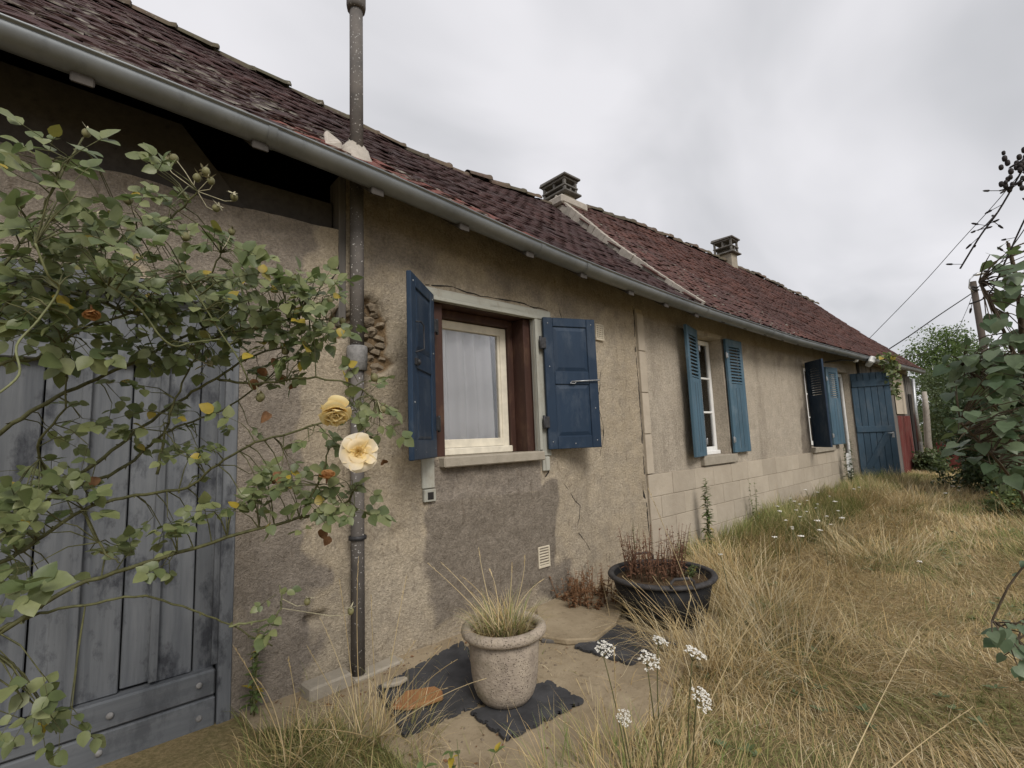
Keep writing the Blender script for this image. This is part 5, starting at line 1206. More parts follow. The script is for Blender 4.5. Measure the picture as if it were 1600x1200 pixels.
def scatter_leaves(items, meshes, parent, rest, limit=300, part='leaf'):
    """items (matrix, length): the largest in the picture as parts, the rest as one mass"""
    def score(it):
        u, v, z = pxof(it[0].translation); 
        return -(it[1] / max(z, 0.2)) if (-30 < u < 1630 and -30 < v < 1230) else 1.0
    items = sorted(items, key=score)
    for i, (Mx, L) in enumerate(items[:limit]): link(part, meshes[i % len(meshes)], parent, Mx)
    if len(items) > limit:
        base = []
        for me in meshes:
            v = np.empty(len(me.vertices) * 3, np.float32); me.vertices.foreach_get('co', v); base.append((v.reshape(-1, 3), np.array([list(p.vertices) for p in me.polygons])))
        VV, FF, o = [], [], 0
        for i, (Mx, L) in enumerate(items[limit:]):
            v, f = base[i % len(base)]; A = np.array(Mx); VV.append(v @ A[:3, :3].T + A[:3, 3]); FF.append(f + o); o += len(v)
        stuff(link(rest, np_mesh(rest, np.concatenate(VV), [np.concatenate(FF)], meshes[0].materials[0], smooth=True), parent))

# ---- the rose bush
ROSE = thing('rose_bush', (-0.55, -1.35, 0.0), 'sprawling rose bush with yellow and peach blooms in front of the barn door', 'rose bush')
canes_px = [  # thickness, (px, py, distance)...
    (0.0065, [(-160, 800, 1.05), (0, 677, 1.1), (75, 629, 1.15), (150, 593, 1.2), (225, 557, 1.25), (300, 520, 1.3), (390, 490, 1.35), (470, 480, 1.4)]),
    (0.0065, [(-120, 930, 1.1), (0, 840, 1.15), (86, 771, 1.2), (150, 722, 1.2), (210, 677, 1.25), (277, 629, 1.3), (337, 591, 1.3), (400, 555, 1.35), (470, 535, 1.4)]),
    (0.0045, [(86, 771, 1.2), (187, 734, 1.25), (232, 696, 1.3), (277, 666, 1.3), (337, 645, 1.35), (395, 610, 1.35), (455, 560, 1.4)]),
    (0.0055, [(-120, 950, 1.0), (0, 880, 1.05), (56, 846, 1.1), (131, 797, 1.15), (210, 775, 1.2), (292, 762, 1.2), (340, 725, 1.2), (400, 692, 1.2), (470, 672, 1.2), (520, 655, 1.2)]),
    (0.0065, [(-160, 1100, 0.95), (0, 990, 1.0), (112, 919, 1.1), (225, 881, 1.15), (356, 840, 1.2), (469, 810, 1.25), (530, 795, 1.25), (556, 760, 1.22)]),
    (0.0042, [(-100, 1030, 0.95), (0, 982, 1.0), (60, 960, 1.05), (150, 941, 1.1), (225, 932, 1.15), (300, 952, 1.2), (360, 977, 1.25), (427, 1009, 1.3)]),
    (0.0030, [(360, 978, 1.25), (400, 972, 1.25), (432, 962, 1.25), (440, 935, 1.25), (437, 915, 1.25)]),
    (0.0055, [(-140, 700, 1.0), (0, 490, 1.0), (60, 440, 1.05), (130, 400, 1.1), (200, 370, 1.15), (265, 340, 1.2), (310, 300, 1.2)]),
    (0.0045, [(-140, 560, 1.0), (0, 420, 1.0), (60, 340, 1.05), (90, 280, 1.05), (130, 215, 1.1)]),
    (0.0045, [(60, 440, 1.05), (150, 470, 1.15), (230, 500, 1.2), (290, 540, 1.25), (360, 520, 1.3), (450, 500, 1.35), (520, 500, 1.4)]),
    (0.0040, [(337, 591, 1.3), (400, 600, 1.3), (480, 590, 1.25), (545, 600, 1.22), (590, 625, 1.2)]),
    (0.0035, [(245, 740, 1.2), (262, 660, 1.2), (285, 600, 1.2), (305, 560, 1.2)]),
    (0.0045, [(-60, 620, 0.9), (60, 560, 1.0), (120, 520, 1.05), (165, 500, 1.1), (240, 480, 1.15), (320, 440, 1.2), (345, 395, 1.2)]),
    (0.0035, [(130, 797, 1.15), (160, 860, 1.1), (188, 880, 1.1)]),
    (0.0035, [(86, 771, 1.2), (60, 700, 1.1), (100, 640, 1.1), (105, 580, 1.1)]),
    (0.0035, [(469, 810, 1.25), (500, 745, 1.2), (515, 700, 1.2)]),
]
cane_pts = []
def smooth_path(P, k=5):
    o = []
    for i in range(len(P) - 1):
        p0, p1, p2, p3 = P[max(i - 1, 0)], P[i], P[i + 1], P[min(i + 2, len(P) - 1)]
        for j in range(k):
            t = j / k; o.append(0.5 * ((2 * p1) + (p2 - p0) * t + (2 * p0 - 5 * p1 + 4 * p2 - p3) * t * t + (3 * p1 - p0 - 3 * p2 + p3) * t ** 3))
    o.append(P[-1]); return o
rb_root = Vector((-0.55, -1.35, 0.0))
for (th, P) in canes_px:
    W = [at(*p) for p in P]
    if P[0][0] < -50: W = [rb_root + Vector((U(-.1, .1), U(-.1, .1), 0)), rb_root.lerp(W[0], 0.55) + Vector((0, 0, 0.05))] + W
    pts = smooth_path(W)
    pts = [p + Vector((U(-1, 1), U(-1, 1), U(-1, 1))) * 0.003 for p in pts]; n = len(pts)
    b = B(); b.tube(pts, [th * (1.0 - 0.6 * i / n) for i in range(n)], 6)
    for i in range(2, n - 1, 2):              # thorns
        d = Vector((U(-1, 1), U(-1, 1), U(-1, 1))).normalized(); p = pts[i]; r_ = th * (1 - 0.6 * i / n)
        t_ = (pts[i + 1] - pts[i - 1]).normalized(); b.add([p + t_ * 0.004 + d * r_ * 0.6, p - t_ * 0.004 + d * r_ * 0.6, p + d * (r_ + 0.007) - t_ * 0.003], [(0, 1, 2)])
    b.build('cane', M_CANE if th > 0.0032 else M_CANEY, ROSE); cane_pts += pts[4:] 
for P in ([(165, 443, 0.95), (195, 462, 0.97), (225, 490, 1.0), (250, 525, 1.02), (274, 541, 1.05), (300, 535, 1.1), (345, 530, 1.15)], [(55, 380, 0.85), (75, 430, 0.87), (92, 452, 0.9), (60, 500, 0.88), (26, 540, 0.85), (30, 585, 0.83), (-10, 620, 0.8)], [(290, 430, 1.1), (345, 520, 1.15), (372, 560, 1.17), (395, 610, 1.2)]):
    pts = smooth_path([at(*p) for p in P]); B().tube(pts, 0.0019, 6).build('cane', M_CANEY, ROSE); cane_pts += pts
CP = np.array([tuple(p) for p in cane_pts])
LR = [leaf_mesh('leaf', M_ROSE, False, 0.22, U(0.05, 0.3), i) for i in range(6)]
leafs = []; tw = B()
def rose_leaf(p, d, nrm, L, n=5):
    """compound leaf: rachis and leaflets"""
    d = Vector(d).normalized(); nrm = Vector(nrm); s_ = d.cross(nrm).normalized(); R_ = L * (2.1 if n == 5 else 1.3)
    tip = p + d * R_ - Vector((0, 0, 0.1 * R_)); tw.tube([p, p.lerp(tip, 0.5) + Vector((0, 0, 0.03 * R_)), tip], 0.0008, 4, False)
    leafs.append((leaf_M(tip, d + Vector((U(-.2, .2), U(-.2, .2), U(-.35, .1))), nrm + Vector((U(-.4, .4), U(-.4, .4), 0)), L * U(0.95, 1.15)), L))
    for k in range((n - 1) // 2):
        q = p.lerp(tip, 0.92 - 0.45 * k); l = L * U(0.75, 1.0)
        for sg in (1, -1):
            if rng.random() < 0.93: leafs.append((leaf_M(q, d * U(0.2, 0.6) + s_ * sg + Vector((0, 0, U(-.3, .1))), nrm + Vector((U(-.45, .45), U(-.45, .45), 0)), l), l))
tocam = lambda p: (CAM - p).normalized()
regions = [  # cx, cy, rx, ry, count, dist range, leaflet length
    (60, 300, 85, 70, 11, 0.85, 1.15, 0.036), (80, 245, 70, 30, 4, 0.9, 1.1, 0.034), (235, 310, 70, 55, 10, 1.05, 1.25, 0.032), (310, 400, 90, 50, 13, 1.1, 1.3, 0.032),
    (110, 400, 120, 60, 27, 0.9, 1.2, 0.036), (40, 470, 60, 40, 9, 0.85, 1.1, 0.038), (200, 450, 90, 40, 15, 1.0, 1.25, 0.034), (300, 470, 90, 40, 20, 1.1, 1.3, 0.032), (420, 480, 85, 45, 26, 1.2, 1.45, 0.033), (490, 495, 45, 50, 19, 1.25, 1.45, 0.033),
    (100, 520, 100, 35, 11, 0.95, 1.2, 0.036), (250, 520, 80, 35, 12, 1.1, 1.3, 0.032), (350, 545, 70, 30, 8, 1.15, 1.35, 0.032), (430, 575, 50, 25, 6, 1.25, 1.4, 0.030),
    (562, 620, 32, 30, 9, 1.17, 1.28, 0.034), (585, 650, 14, 20, 3, 1.17, 1.28, 0.03), (535, 770, 35, 40, 6, 1.15, 1.3, 0.036), (500, 800, 35, 25, 4, 1.2, 1.3, 0.032), (420, 780, 55, 25, 6, 1.15, 1.3, 0.030), (440, 735, 55, 25, 5, 1.15, 1.3, 0.028), (500, 690, 25, 20, 3, 1.15, 1.25, 0.028),
    (270, 820, 40, 22, 4, 1.15, 1.3, 0.030), (350, 800, 40, 20, 4, 1.15, 1.3, 0.030), (170, 640, 110, 50, 7, 1.1, 1.3, 0.030), (70, 720, 80, 60, 9, 1.05, 1.25, 0.034), (320, 660, 70, 40, 5, 1.2, 1.35, 0.030), (300, 720, 60, 30, 4, 1.15, 1.3, 0.028),
    (35, 800, 50, 50, 9, 1.0, 1.15, 0.034), (110, 770, 50, 50, 5, 1.05, 1.2, 0.034), (40, 880, 60, 30, 5, 1.0, 1.15, 0.036), (10, 928, 20, 10, 1, 0.76, 0.82, 0.046), (70, 1110, 50, 45, 5, 1.0, 1.1, 0.032), (40, 1060, 30, 25, 2, 0.95, 1.05, 0.036), (250, 880, 40, 15, 2, 1.1, 1.2, 0.028), (440, 955, 12, 18, 1, 1.22, 1.26, 0.030), (425, 930, 18, 10, 1, 1.22, 1.26, 0.028), (170, 860, 40, 20, 3, 1.1, 1.2, 0.03),
]
for (cx_, cy_, rx, ry, n, d0, d1, L) in regions:
    for i in range(int(n * 2.2 + 0.5)):
        a = U(0, 6.283); r = math.sqrt(rng.random()); p = at(cx_ + rx * r * math.cos(a), cy_ + ry * r * math.sin(a), U(d0, d1))
        k = int(np.argmin(((CP - np.array(p)) ** 2).sum(1))); q = Vector(CP[k]); v = p - q
        if v.length > 0.02:
            mid = q.lerp(p, 0.5) + Vector((0, 0, 0.12 * v.length)); tw.tube([q, mid, p], [0.0017, 0.0013, 0.0009], 5, False)
        d = (v.normalized() * 0.6 if v.length > 0.01 else Vector()) + Vector((U(-1, 1), U(-1, 1), U(-.55, .45)))
        nrm = Vector((0, 0, 1)) * U(0.3, 1.1) + tocam(p) * U(0.1, 0.9) + Vector((U(-.5, .5), U(-.5, .5), 0))
        rose_leaf(p, d, nrm, L * U(0.75, 1.18), 5 if rng.random() < 0.75 else 3)
def hides_bloom(M_):
    u, v, z = pxof(M_ @ Vector((0, 0.5, 0)))
    return z < 1.2 and (math.hypot(u - 560, v - 707) < 44 or math.hypot(u - 524, v - 640) < 36)
leafs = [l for l in leafs if not hides_bloom(l[0])]
scatter_leaves(leafs, LR, ROSE, 'small_leaves')
stuff(tw.build('twigs', M_CANE, ROSE))
# blooms
def petal_mesh(mat, w, h, cup, roll, seed):
    r0 = random.Random(seed); vs, fs = [], []; nu, nv = 6, 5
    for j in range(nv + 1):
        t = j / nv; ww = w * (0.25 + 0.95 * math.sin(min(t * 1.15, 1.0) * math.pi * 0.62)) * (1 if t < 0.8 else 1 - 1.4 * (t - 0.8))
        for i in range(nu + 1):
            s_ = i / nu * 2 - 1; notch = 0.06 * h * (1 - abs(s_)) if j == nv else 0
            y = h * (t - 0.10 * t * s_ * s_) - notch * 0.5; z = cup * (t * t) + 0.22 * w * s_ * s_ * (1 - 0.3 * t) - roll * max(t - 0.65, 0) ** 2 * 9 + r0.uniform(-1, 1) * 0.02 * h
            vs.append((ww * s_ * 0.5, y, z))
    for j in range(nv):
        for i in range(nu): o = j * (nu + 1) + i; fs.append((o, o + 1, o + nu + 2, o + nu + 1))
    return B().add(vs, fs, True).mesh('petal', mat)
def rose_flower(px_, py_, d, nrm, rad, mat, whorls, label, messy=0.12):
    c = at(px_, py_, d); n = Vector(nrm).normalized(); a = n.orthogonal().normalized(); b_ = n.cross(a)
    core = B(); core.ball(c, rad * 0.13, (1, 1, 1), 8, 6, 0.2); core.tube([c - n * rad * 0.1, c - n * rad * 0.6], [rad * 0.12, rad * 0.06], 6)
    f = core.build('bloom', M_PETAL_B if mat is not M_PETAL_C else M_DEADLEAF, ROSE); f['label'] = label
    for wi, (k, sc, op) in enumerate(whorls):      # count, length, opening angle from the axis
        for i in range(k):
            an = 2 * math.pi * (i + 0.5 * (wi % 2) + U(-messy, messy)) / k; e = a * math.cos(an) + b_ * math.sin(an)
            o_ = op + U(-messy, messy); dr = e * math.sin(o_) + n * math.cos(o_); nm = n * math.sin(o_) - e * math.cos(o_)
            L = rad * sc * U(0.93, 1.07); pm = petal_mesh(mat, L * (1.18 if 1.3 < op < 1.6 else 1.15), L, L * 0.22, L * 0.30 if op > 0.9 else L * 0.1, rng.randrange(999))
            link('petal', pm, f, leaf_M(c + e * rad * 0.05 - n * rad * 0.012 * wi, dr, nm, 1.0))
    return f
rose_flower(560, 707, 1.14, tocam(at(560, 707, 1.14)) + Vector((0.12, 0, 0.16)), 0.041, M_PETAL_A, [(6, 1.08, 1.45), (5, 0.74, 1.12), (8, 0.46, 0.95), (8, 0.38, 0.6), (6, 0.30, 0.3)], 'open pale peach rose facing the viewer', 0.2)
rose_flower(524, 641, 1.13, Vector((-0.2, -0.55, -0.8)), 0.036, M_PETAL_B, [(6, 0.95, 1.95), (8, 1.05, 1.1), (9, 1.0, 0.75), (9, 0.95, 0.48), (6, 0.85, 0.22)], 'drooping deep yellow double rose above the peach one', 0.45)
rose_flower(511, 748, 1.18, Vector((0, -0.4, 1)), 0.022, M_PETAL_C, [(7, 1.0, 0.9), (7, 0.9, 0.5), (6, 0.8, 0.25)], 'withered brown-orange rose below the peach one', 0.4)
rose_flower(143, 484, 0.98, Vector((0.1, -0.5, -1)), 0.021, M_PETAL_C, [(6, 1.0, 0.7), (6, 0.9, 0.35)], 'withered tan rose hanging among the upper leaves', 0.3)
# hips and spent calyces
for i, (px_, py_, d) in enumerate([(135, 208, 1.1), (272, 248, 1.2), (262, 250, 1.2), (322, 268, 1.2), (330, 283, 1.2), (308, 278, 1.2), (366, 308, 1.2), (338, 325, 1.2), (200, 312, 1.15), (205, 362, 1.12), (30, 318, 1.0), (85, 340, 1.05), (362, 362, 1.25), (145, 342, 1.1), (235, 350, 1.15), (385, 425, 1.3), (400, 428, 1.3), (328, 568, 1.25), (408, 620, 1.3), (406, 622, 1.3), (446, 548, 1.3), (425, 535, 1.3), (535, 502, 1.4), (498, 478, 1.4), (350, 505, 1.3), (470, 455, 1.4), (480, 940, 1.25), (548, 955, 1.3), (598, 640, 1.2), (585, 590, 1.2), (515, 470, 1.4), (265, 505, 1.2), (400, 510, 1.3), (452, 493, 1.35), (290, 370, 1.2), (60, 385, 1.0)]):
    c = at(px_, py_, d); b = B(); r = U(0.0075, 0.011); b.ball(c, r, (1, 1, 1.15), 8, 6, 0.04)
    ax = Vector((U(-.5, .5), U(-.5, .5), U(0.1, 1))).normalized(); a = ax.orthogonal().normalized(); e2 = ax.cross(a)
    hp = b.build('rose_hip', M_HIP, ROSE); s_ = B()
    for k in range(5):
        an = 1.257 * k + U(-.2, .2); e = a * math.cos(an) + e2 * math.sin(an); t_ = ax.cross(e) * 0.0028; q = c + ax * r; L = U(0.012, 0.02); u_ = U(-0.4, 0.7)
        s_.add([q + t_ * 0.6, q - t_ * 0.6, q + e * L * 0.5 - t_ + ax * L * u_ * 0.4, q + e * L + ax * L * u_, q + e * L * 0.5 + t_ + ax * L * u_ * 0.4], [(0, 1, 2, 3, 4)])
    k = int(np.argmin(((CP - np.array(c)) ** 2).sum(1))); qq = Vector(CP[k]); s_.tube([c - ax * r, (c - ax * 0.02).lerp(qq, 0.3), qq], 0.0011, 4, False)
    s_.build('sepals', M_SEPAL, hp)
# withered leaves caught in the bush
for (px_, py_, d) in [(430, 560, 1.3), (415, 575, 1.3), (395, 592, 1.3), (440, 585, 1.3), (455, 600, 1.3), (512, 828, 1.25), (598, 718, 1.2), (515, 838, 1.25), (150, 745, 1.15), (420, 645, 1.3), (425, 745, 1.25), (435, 737, 1.25)]:
    c = at(px_, py_, d); link('dead_leaf', leaf_mesh('dead_leaf', M_DEADLEAF, False, 0.7, 0.5, rng.randrange(99)), ROSE, leaf_M(c, (U(-1, 1), U(-1, 1), -1), tocam(c), U(0.022, 0.035)))

# ---- lilac at the right edge
LIL = thing('lilac_shrub', (3.3, -3.1, 0.0), 'lilac shrub with broad drooping leaves at the right edge', 'shrub')
lroot = Vector((3.3, -3.1, 0.0)); lc = []
for (th, P) in [(0.014, [(1650, 900, 2.1), (1620, 700, 2.05), (1600, 560, 2.0), (1590, 450, 1.95), (1575, 380, 1.95)]), (0.010, [(1640, 800, 2.2), (1580, 690, 2.1), (1540, 610, 2.05), (1505, 570, 2.0)]), (0.008, [(1620, 620, 2.0), (1570, 520, 2.0), (1545, 470, 1.95), (1530, 440, 1.9)]), (0.008, [(1650, 850, 2.0), (1590, 760, 1.95), (1540, 700, 1.9), (1500, 660, 1.9)]),
                (0.007, [(1680, 1150, 1.6), (1640, 1060, 1.55), (1590, 1000, 1.5), (1550, 970, 1.5)])]:
    W = [lroot + Vector((U(-.15, .15), U(-.1, .1), 0))] + [at(*p) for p in P]; pts = smooth_path(W); n = len(pts)
    B().tube(pts, [th * (1.1 - 0.7 * i / n) for i in range(n)], 7).build('branch', M_TWIG, LIL); lc += pts[5:]
LC = np.array([tuple(p) for p in lc])
for (th, P) in [(0.0030, [(1625, 215, 1.7), (1596, 268, 1.75), (1560, 330, 1.8), (1532, 368, 1.85), (1500, 420, 1.9)]), (0.0026, [(1640, 250, 1.7), (1600, 278, 1.72), (1580, 292, 1.75), (1562, 298, 1.75)]), (0.0030, [(1630, 290, 1.7), (1600, 345, 1.8), (1570, 410, 1.85), (1545, 460, 1.9), (1515, 475, 1.9)]), (0.0022, [(1560, 330, 1.8), (1540, 352, 1.8), (1528, 360, 1.8)])]:
    pts = smooth_path([at(*p) for p in P]); b = B(); b.tube(pts, th, 6)
    for i in range(3, len(pts), 2):
        d = Vector((U(-1, 1), U(-1, 1), U(-.8, .4))).normalized(); q = pts[i] + d * U(0.02, 0.045); b.tube([pts[i], q], 0.0013, 4); b.tube([q, q + d * 0.006, q + d * 0.02, q + d * 0.026], [0.001, 0.0042, 0.0036, 0.0006], 5)
    b.build('seed_twig', M_SEED, LIL)
capm = B().ball((0, 0, 0), 1.0, (1, 1, 1.4), 6, 5).mesh('seed_capsule', M_SEED)
for i in range(34): link('seed_capsule', capm, LIL, Matrix.Translation(at(1562 + 48 * rng.random() ** 0.9, 250 + U(-18, 48), U(1.68, 1.78))) @ Matrix.Diagonal((U(0.006, 0.009),) * 3 + (1,)))
LL = [leaf_mesh('leaf', M_LILAC, True, 0.16, U(0.1, 0.35), 50 + i) for i in range(6)]
items = []; tw = B()
for (cx_, cy_, rx, ry, n, d0, d1, L) in [(1580, 400, 35, 35, 9, 1.75, 2.0, 0.085), (1590, 470, 40, 50, 16, 1.75, 2.1, 0.09), (1562, 440, 14, 30, 5, 1.75, 2.0, 0.08), (1548, 495, 12, 12, 3, 1.75, 1.95, 0.085), (1585, 560, 50, 50, 26, 1.75, 2.2, 0.088), (1520, 570, 45, 35, 18, 1.8, 2.1, 0.082), (1535, 620, 55, 40, 24, 1.75, 2.1, 0.088), (1590, 650, 45, 60, 26, 1.7, 2.2, 0.09), (1530, 690, 45, 35, 14, 1.8, 2.1, 0.085), (1585, 730, 40, 40, 16, 1.8, 2.2, 0.085), (1495, 650, 14, 14, 3, 1.8, 1.95, 0.08), (1660, 560, 60, 200, 60, 1.7, 2.3, 0.09), (1575, 990, 35, 25, 7, 1.4, 1.55, 0.07), (1590, 1030, 25, 25, 5, 1.4, 1.55, 0.075), (1600, 890, 25, 15, 2, 1.45, 1.55, 0.05), (1640, 1000, 40, 80, 12, 1.4, 1.7, 0.075)]:
    for i in range(int(n * 1.9)):
        a = U(0, 6.283); r = math.sqrt(rng.random()); p = at(cx_ + rx * r * math.cos(a), cy_ + ry * r * math.sin(a), U(d0, d1))
        k = int(np.argmin(((LC - np.array(p)) ** 2).sum(1))); q = Vector(LC[k]); v = p - q
        if v.length > 0.02: tw.tube([q, q.lerp(p, 0.5) + Vector((0, 0, 0.08 * v.length)), p], [0.003, 0.002, 0.0013], 5, False)
        d = (v.normalized() * 0.5 if v.length > 0.01 else Vector()) + Vector((U(-.9, .6), U(-.7, .7), U(-1.0, .1)))
        items.append((leaf_M(p, d, Vector((0, 0, 1)) + tocam(p) * U(0, 0.9) + Vector((U(-.5, .5), U(-.5, .5), 0)), L * U(0.42, 0.75)), L))
scatter_leaves(items, LL, LIL, 'small_leaves'); stuff(tw.build('twigs', M_TWIG, LIL))

# ---- shrubs and trees behind
def cloud_leaves(lobes, n, L, droop=0.0):
    """leaf quads spread through lobes (centre, radii), denser towards the outside"""
    tot = sum(r[0] * r[1] * r[2] for _, r in lobes); VV = []
    for (c, r) in lobes:
        k = int(n * r[0] * r[1] * r[2] / tot); d = nrng.normal(size=(k, 3)); d /= np.linalg.norm(d, axis=1)[:, None]
        rad = nrng.random(k)[:, None] ** 0.45
        bump = 1 + 0.28 * np.sin(d[:, :1] * 7 + c[0] * 3) * np.cos(d[:, 1:2] * 6 + c[1]) + 0.18 * np.sin(d[:, 2:3] * 11 + c[2])
        p = np.array(c) + d * rad * bump * np.array(r); VV.append(p)
    P = np.concatenate(VV)
    cl = np.array([fbm(a * 1.3, b_ * 1.3, c_ * 1.3) for a, b_, c_ in P]); P = P[cl > -0.28]
    n = len(P); d = nrng.normal(size=(n, 3)); d[:, 2] -= droop; d /= np.linalg.norm(d, axis=1)[:, None]
    up = nrng.normal(size=(n, 3)) * 0.6 + np.array([0, 0, 1.0]); s_ = np.cross(d, up); s_ /= np.linalg.norm(s_, axis=1)[:, None] + 1e-9
    l = L * nrng.uniform(0.6, 1.25, (n, 1)); w = l * 0.27
    nn = np.cross(s_, d) * l * 0.08
    V = np.stack([P, P + d * l * 0.5 + s_ * w + nn, P + d * l, P + d * l * 0.5 - s_ * w + nn], 1).reshape(-1, 3)
    return V, np.arange(n * 4).reshape(-1, 4)
def tree(name, base, h, lobes, n, L, mat, label, cat, trunk_r, group=None, droop=0.0):
    t = thing(name, base, label, cat, group); base = Vector(base)
    b = B(); top = base + Vector((0, 0, h * 0.8)); b.tube([base, base.lerp(top, 0.35) + Vector((0.05, 0.03, 0)), base.lerp(top, 0.7), top], [trunk_r, trunk_r * 0.75, trunk_r * 0.5, trunk_r * 0.15], 8)
    for (c, r) in lobes:
        c = Vector(c); s0 = base.lerp(top, min(max((c.z - base.z) / h - 0.25, 0.15), 0.8)); b.tube([s0, s0.lerp(c, 0.5) + Vector((0, 0, 0.05 * h)), c], [trunk_r * 0.4, trunk_r * 0.25, trunk_r * 0.1], 6)
    b.build('trunk', M_TWIG, t)
    V, F = cloud_leaves(lobes, n, L, droop); stuff(link('crown', np_mesh('crown', V, [F], mat), t)); return t
def lob(px_, py_, d, r): return (tuple(at(px_, py_, d)), r)
bt = at(1478, 660, 27); tree('leafy_tree', (bt.x, bt.y, 0), 6.0, [lob(1470, 560, 27, (1.6, 1.6, 1.5)), lob(1440, 590, 27, (1.4, 1.4, 1.2)), lob(1510, 570, 27, (1.8, 1.8, 1.5)), lob(1480, 530, 27, (1.2, 1.2, 0.8)), lob(1432, 548, 27, (0.8, 0.8, 0.7)), lob(1550, 590, 28, (2, 2, 1.6)), lob(1480, 640, 27, (2.4, 2, 1.6))], 26000, 0.16, M_FARLEAF, 'bright green leafy tree behind the end of the cottage', 'tree', 0.16)
bt = at(1470, 690, 15.0); tree('willowy_shrub', (bt.x, bt.y, 0), 3.0, [lob(1462, 600, 15, (0.6, 0.6, 0.55)), lob(1490, 590, 14.5, (0.7, 0.7, 0.6)), lob(1475, 650, 15, (0.75, 0.7, 0.7)), lob(1510, 640, 14, (0.8, 0.8, 0.8)), lob(1462, 690, 15, (0.5, 0.5, 0.6))], 20000, 0.07, M_WILLOW, 'soft grey-green shrub at the far corner of the cottage', 'shrub', 0.05, droop=0.8)
bt = at(1545, 740, 8.0); tree('dark_shrub', (bt.x, bt.y, 0), 2.4, [lob(1545, 640, 8, (0.6, 0.6, 0.6)), lob(1590, 620, 7.5, (0.7, 0.7, 0.7)), lob(1520, 700, 8.5, (0.55, 0.5, 0.5)), lob(1580, 700, 7.5, (0.7, 0.6, 0.6)), lob(1640, 640, 7, (0.9, 0.8, 0.9)), lob(1560, 745, 8, (0.6, 0.5, 0.35)), lob(1505, 735, 8.5, (0.4, 0.4, 0.35)), lob(1530, 590, 8.5, (0.55, 0.5, 0.5)), lob(1600, 760, 6.5, (0.5, 0.4, 0.35))], 44000, 0.075, M_HEDGE, 'dense dark green shrub behind the lilac', 'shrub', 0.05)
bt = at(1600, 780, 6.0); tree('low_shrub', (bt.x, bt.y, 0.0), 0.6, [lob(1600, 780, 6, (0.25, 0.25, 0.18)), lob(1570, 790, 6.2, (0.2, 0.2, 0.14))], 2500, 0.05, M_WEED, 'low bright green weeds at the foot of the dark shrub', 'weeds', 0.01)
# a far green belt closes the yard
hb = thing('hedge_belt', (44, -6, 0), 'pale green hedge far behind the yard', 'hedge')
V, F = cloud_leaves([((46, y, 1.3 + 0.5 * math.sin(y)), (1.6, 1.8, 1.9)) for y in range(-26, 7, 2)], 16000, 0.3)
stuff(link('foliage', np_mesh('foliage', V, [F], M_FARLEAF), hb))
# mossy trunk, pole, red board
t = thing('tree_trunk', at(1452, 738, 14.3), 'slim pale lichened trunk beside the end of the cottage', 'trunk')
p = at(1455, 735, 14.3); B().tube([(p.x, p.y, 0), at(1450, 690, 14.3), at(1447, 640, 14.3), at(1444, 612, 14.3)], [0.10, 0.09, 0.08, 0.06], 10).build('trunk', M_VERGE, t)
p = at(1508, 757, 9.9); q = at(1500, 672, 9.9)
o = B().tube([(p.x, p.y, -0.02), p.lerp(q, 0.5), q], 0.028, 10).build('metal_post', M_STEEL); tag(o, 'thin pale metal post leaning in front of the dark shrub', 'post')
p = at(1485, 705, 13.2); o = B().box(p.x - 0.3, p.x + 0.3, p.y - 0.25, p.y + 0.25, 0.0, p.z + 0.25).build('red_crate', M_REDWOOD, None, 0.02); tag(o, 'dull red crate half hidden behind the metal post', 'crate')
p = at(1458, 735, 12.5); b = B(); b.ball((p.x, p.y, 0.25), 0.35, (1.2, 1, 0.9), 12, 8, 0.12); V, F = cloud_leaves([((p.x, p.y, 0.3), (0.5, 0.4, 0.35))], 2500, 0.10)
o = stuff(link('straw_heap', np_mesh('straw_heap', V, [F], M_WILLOW))); tag(o, 'rounded heap of yellowed weeds near the end of the cottage', 'weeds')

# vine at the eaves above the blue door
VN = thing('vine', (12.6, -0.15, 0.1), 'leafy vine hanging from the eaves beside the blue door', 'vine')
stem = smooth_path([Vector((12.75, -0.10, 0.1)), Vector((12.72, -0.12, 1.2)), Vector((12.7, -0.15, 2.0)), Vector((12.6, -0.2, 2.5)), Vector((12.0, -0.25, 2.6))]); B().tube(stem, 0.012, 6).build('stem', M_TWIG, VN)
lv = []
for (cx_, cy_, rx, ry, n, d) in [(1384, 563, 16, 10, 50, 9.5), (1395, 585, 14, 22, 70, 9.6), (1402, 610, 8, 12, 24, 9.7), (1385, 556, 15, 6, 20, 9.4)]:
    for i in range(n):
        a = U(0, 6.283); r = math.sqrt(rng.random()); p = at(cx_ + rx * r * math.cos(a), cy_ + ry * r * math.sin(a), d + U(-.15, .15)); lv.append((leaf_M(p, (U(-1, 1), U(-1, 1), U(-1, .2)), (U(-.5, .5), -0.6, 0.8), U(0.06, 0.11)), 0.08))
LV = [leaf_mesh('leaf', M_ROSE, True, 0.2, 0.2, 80 + i) for i in range(3)]
scatter_leaves(lv, LV, VN, 'small_leaves')

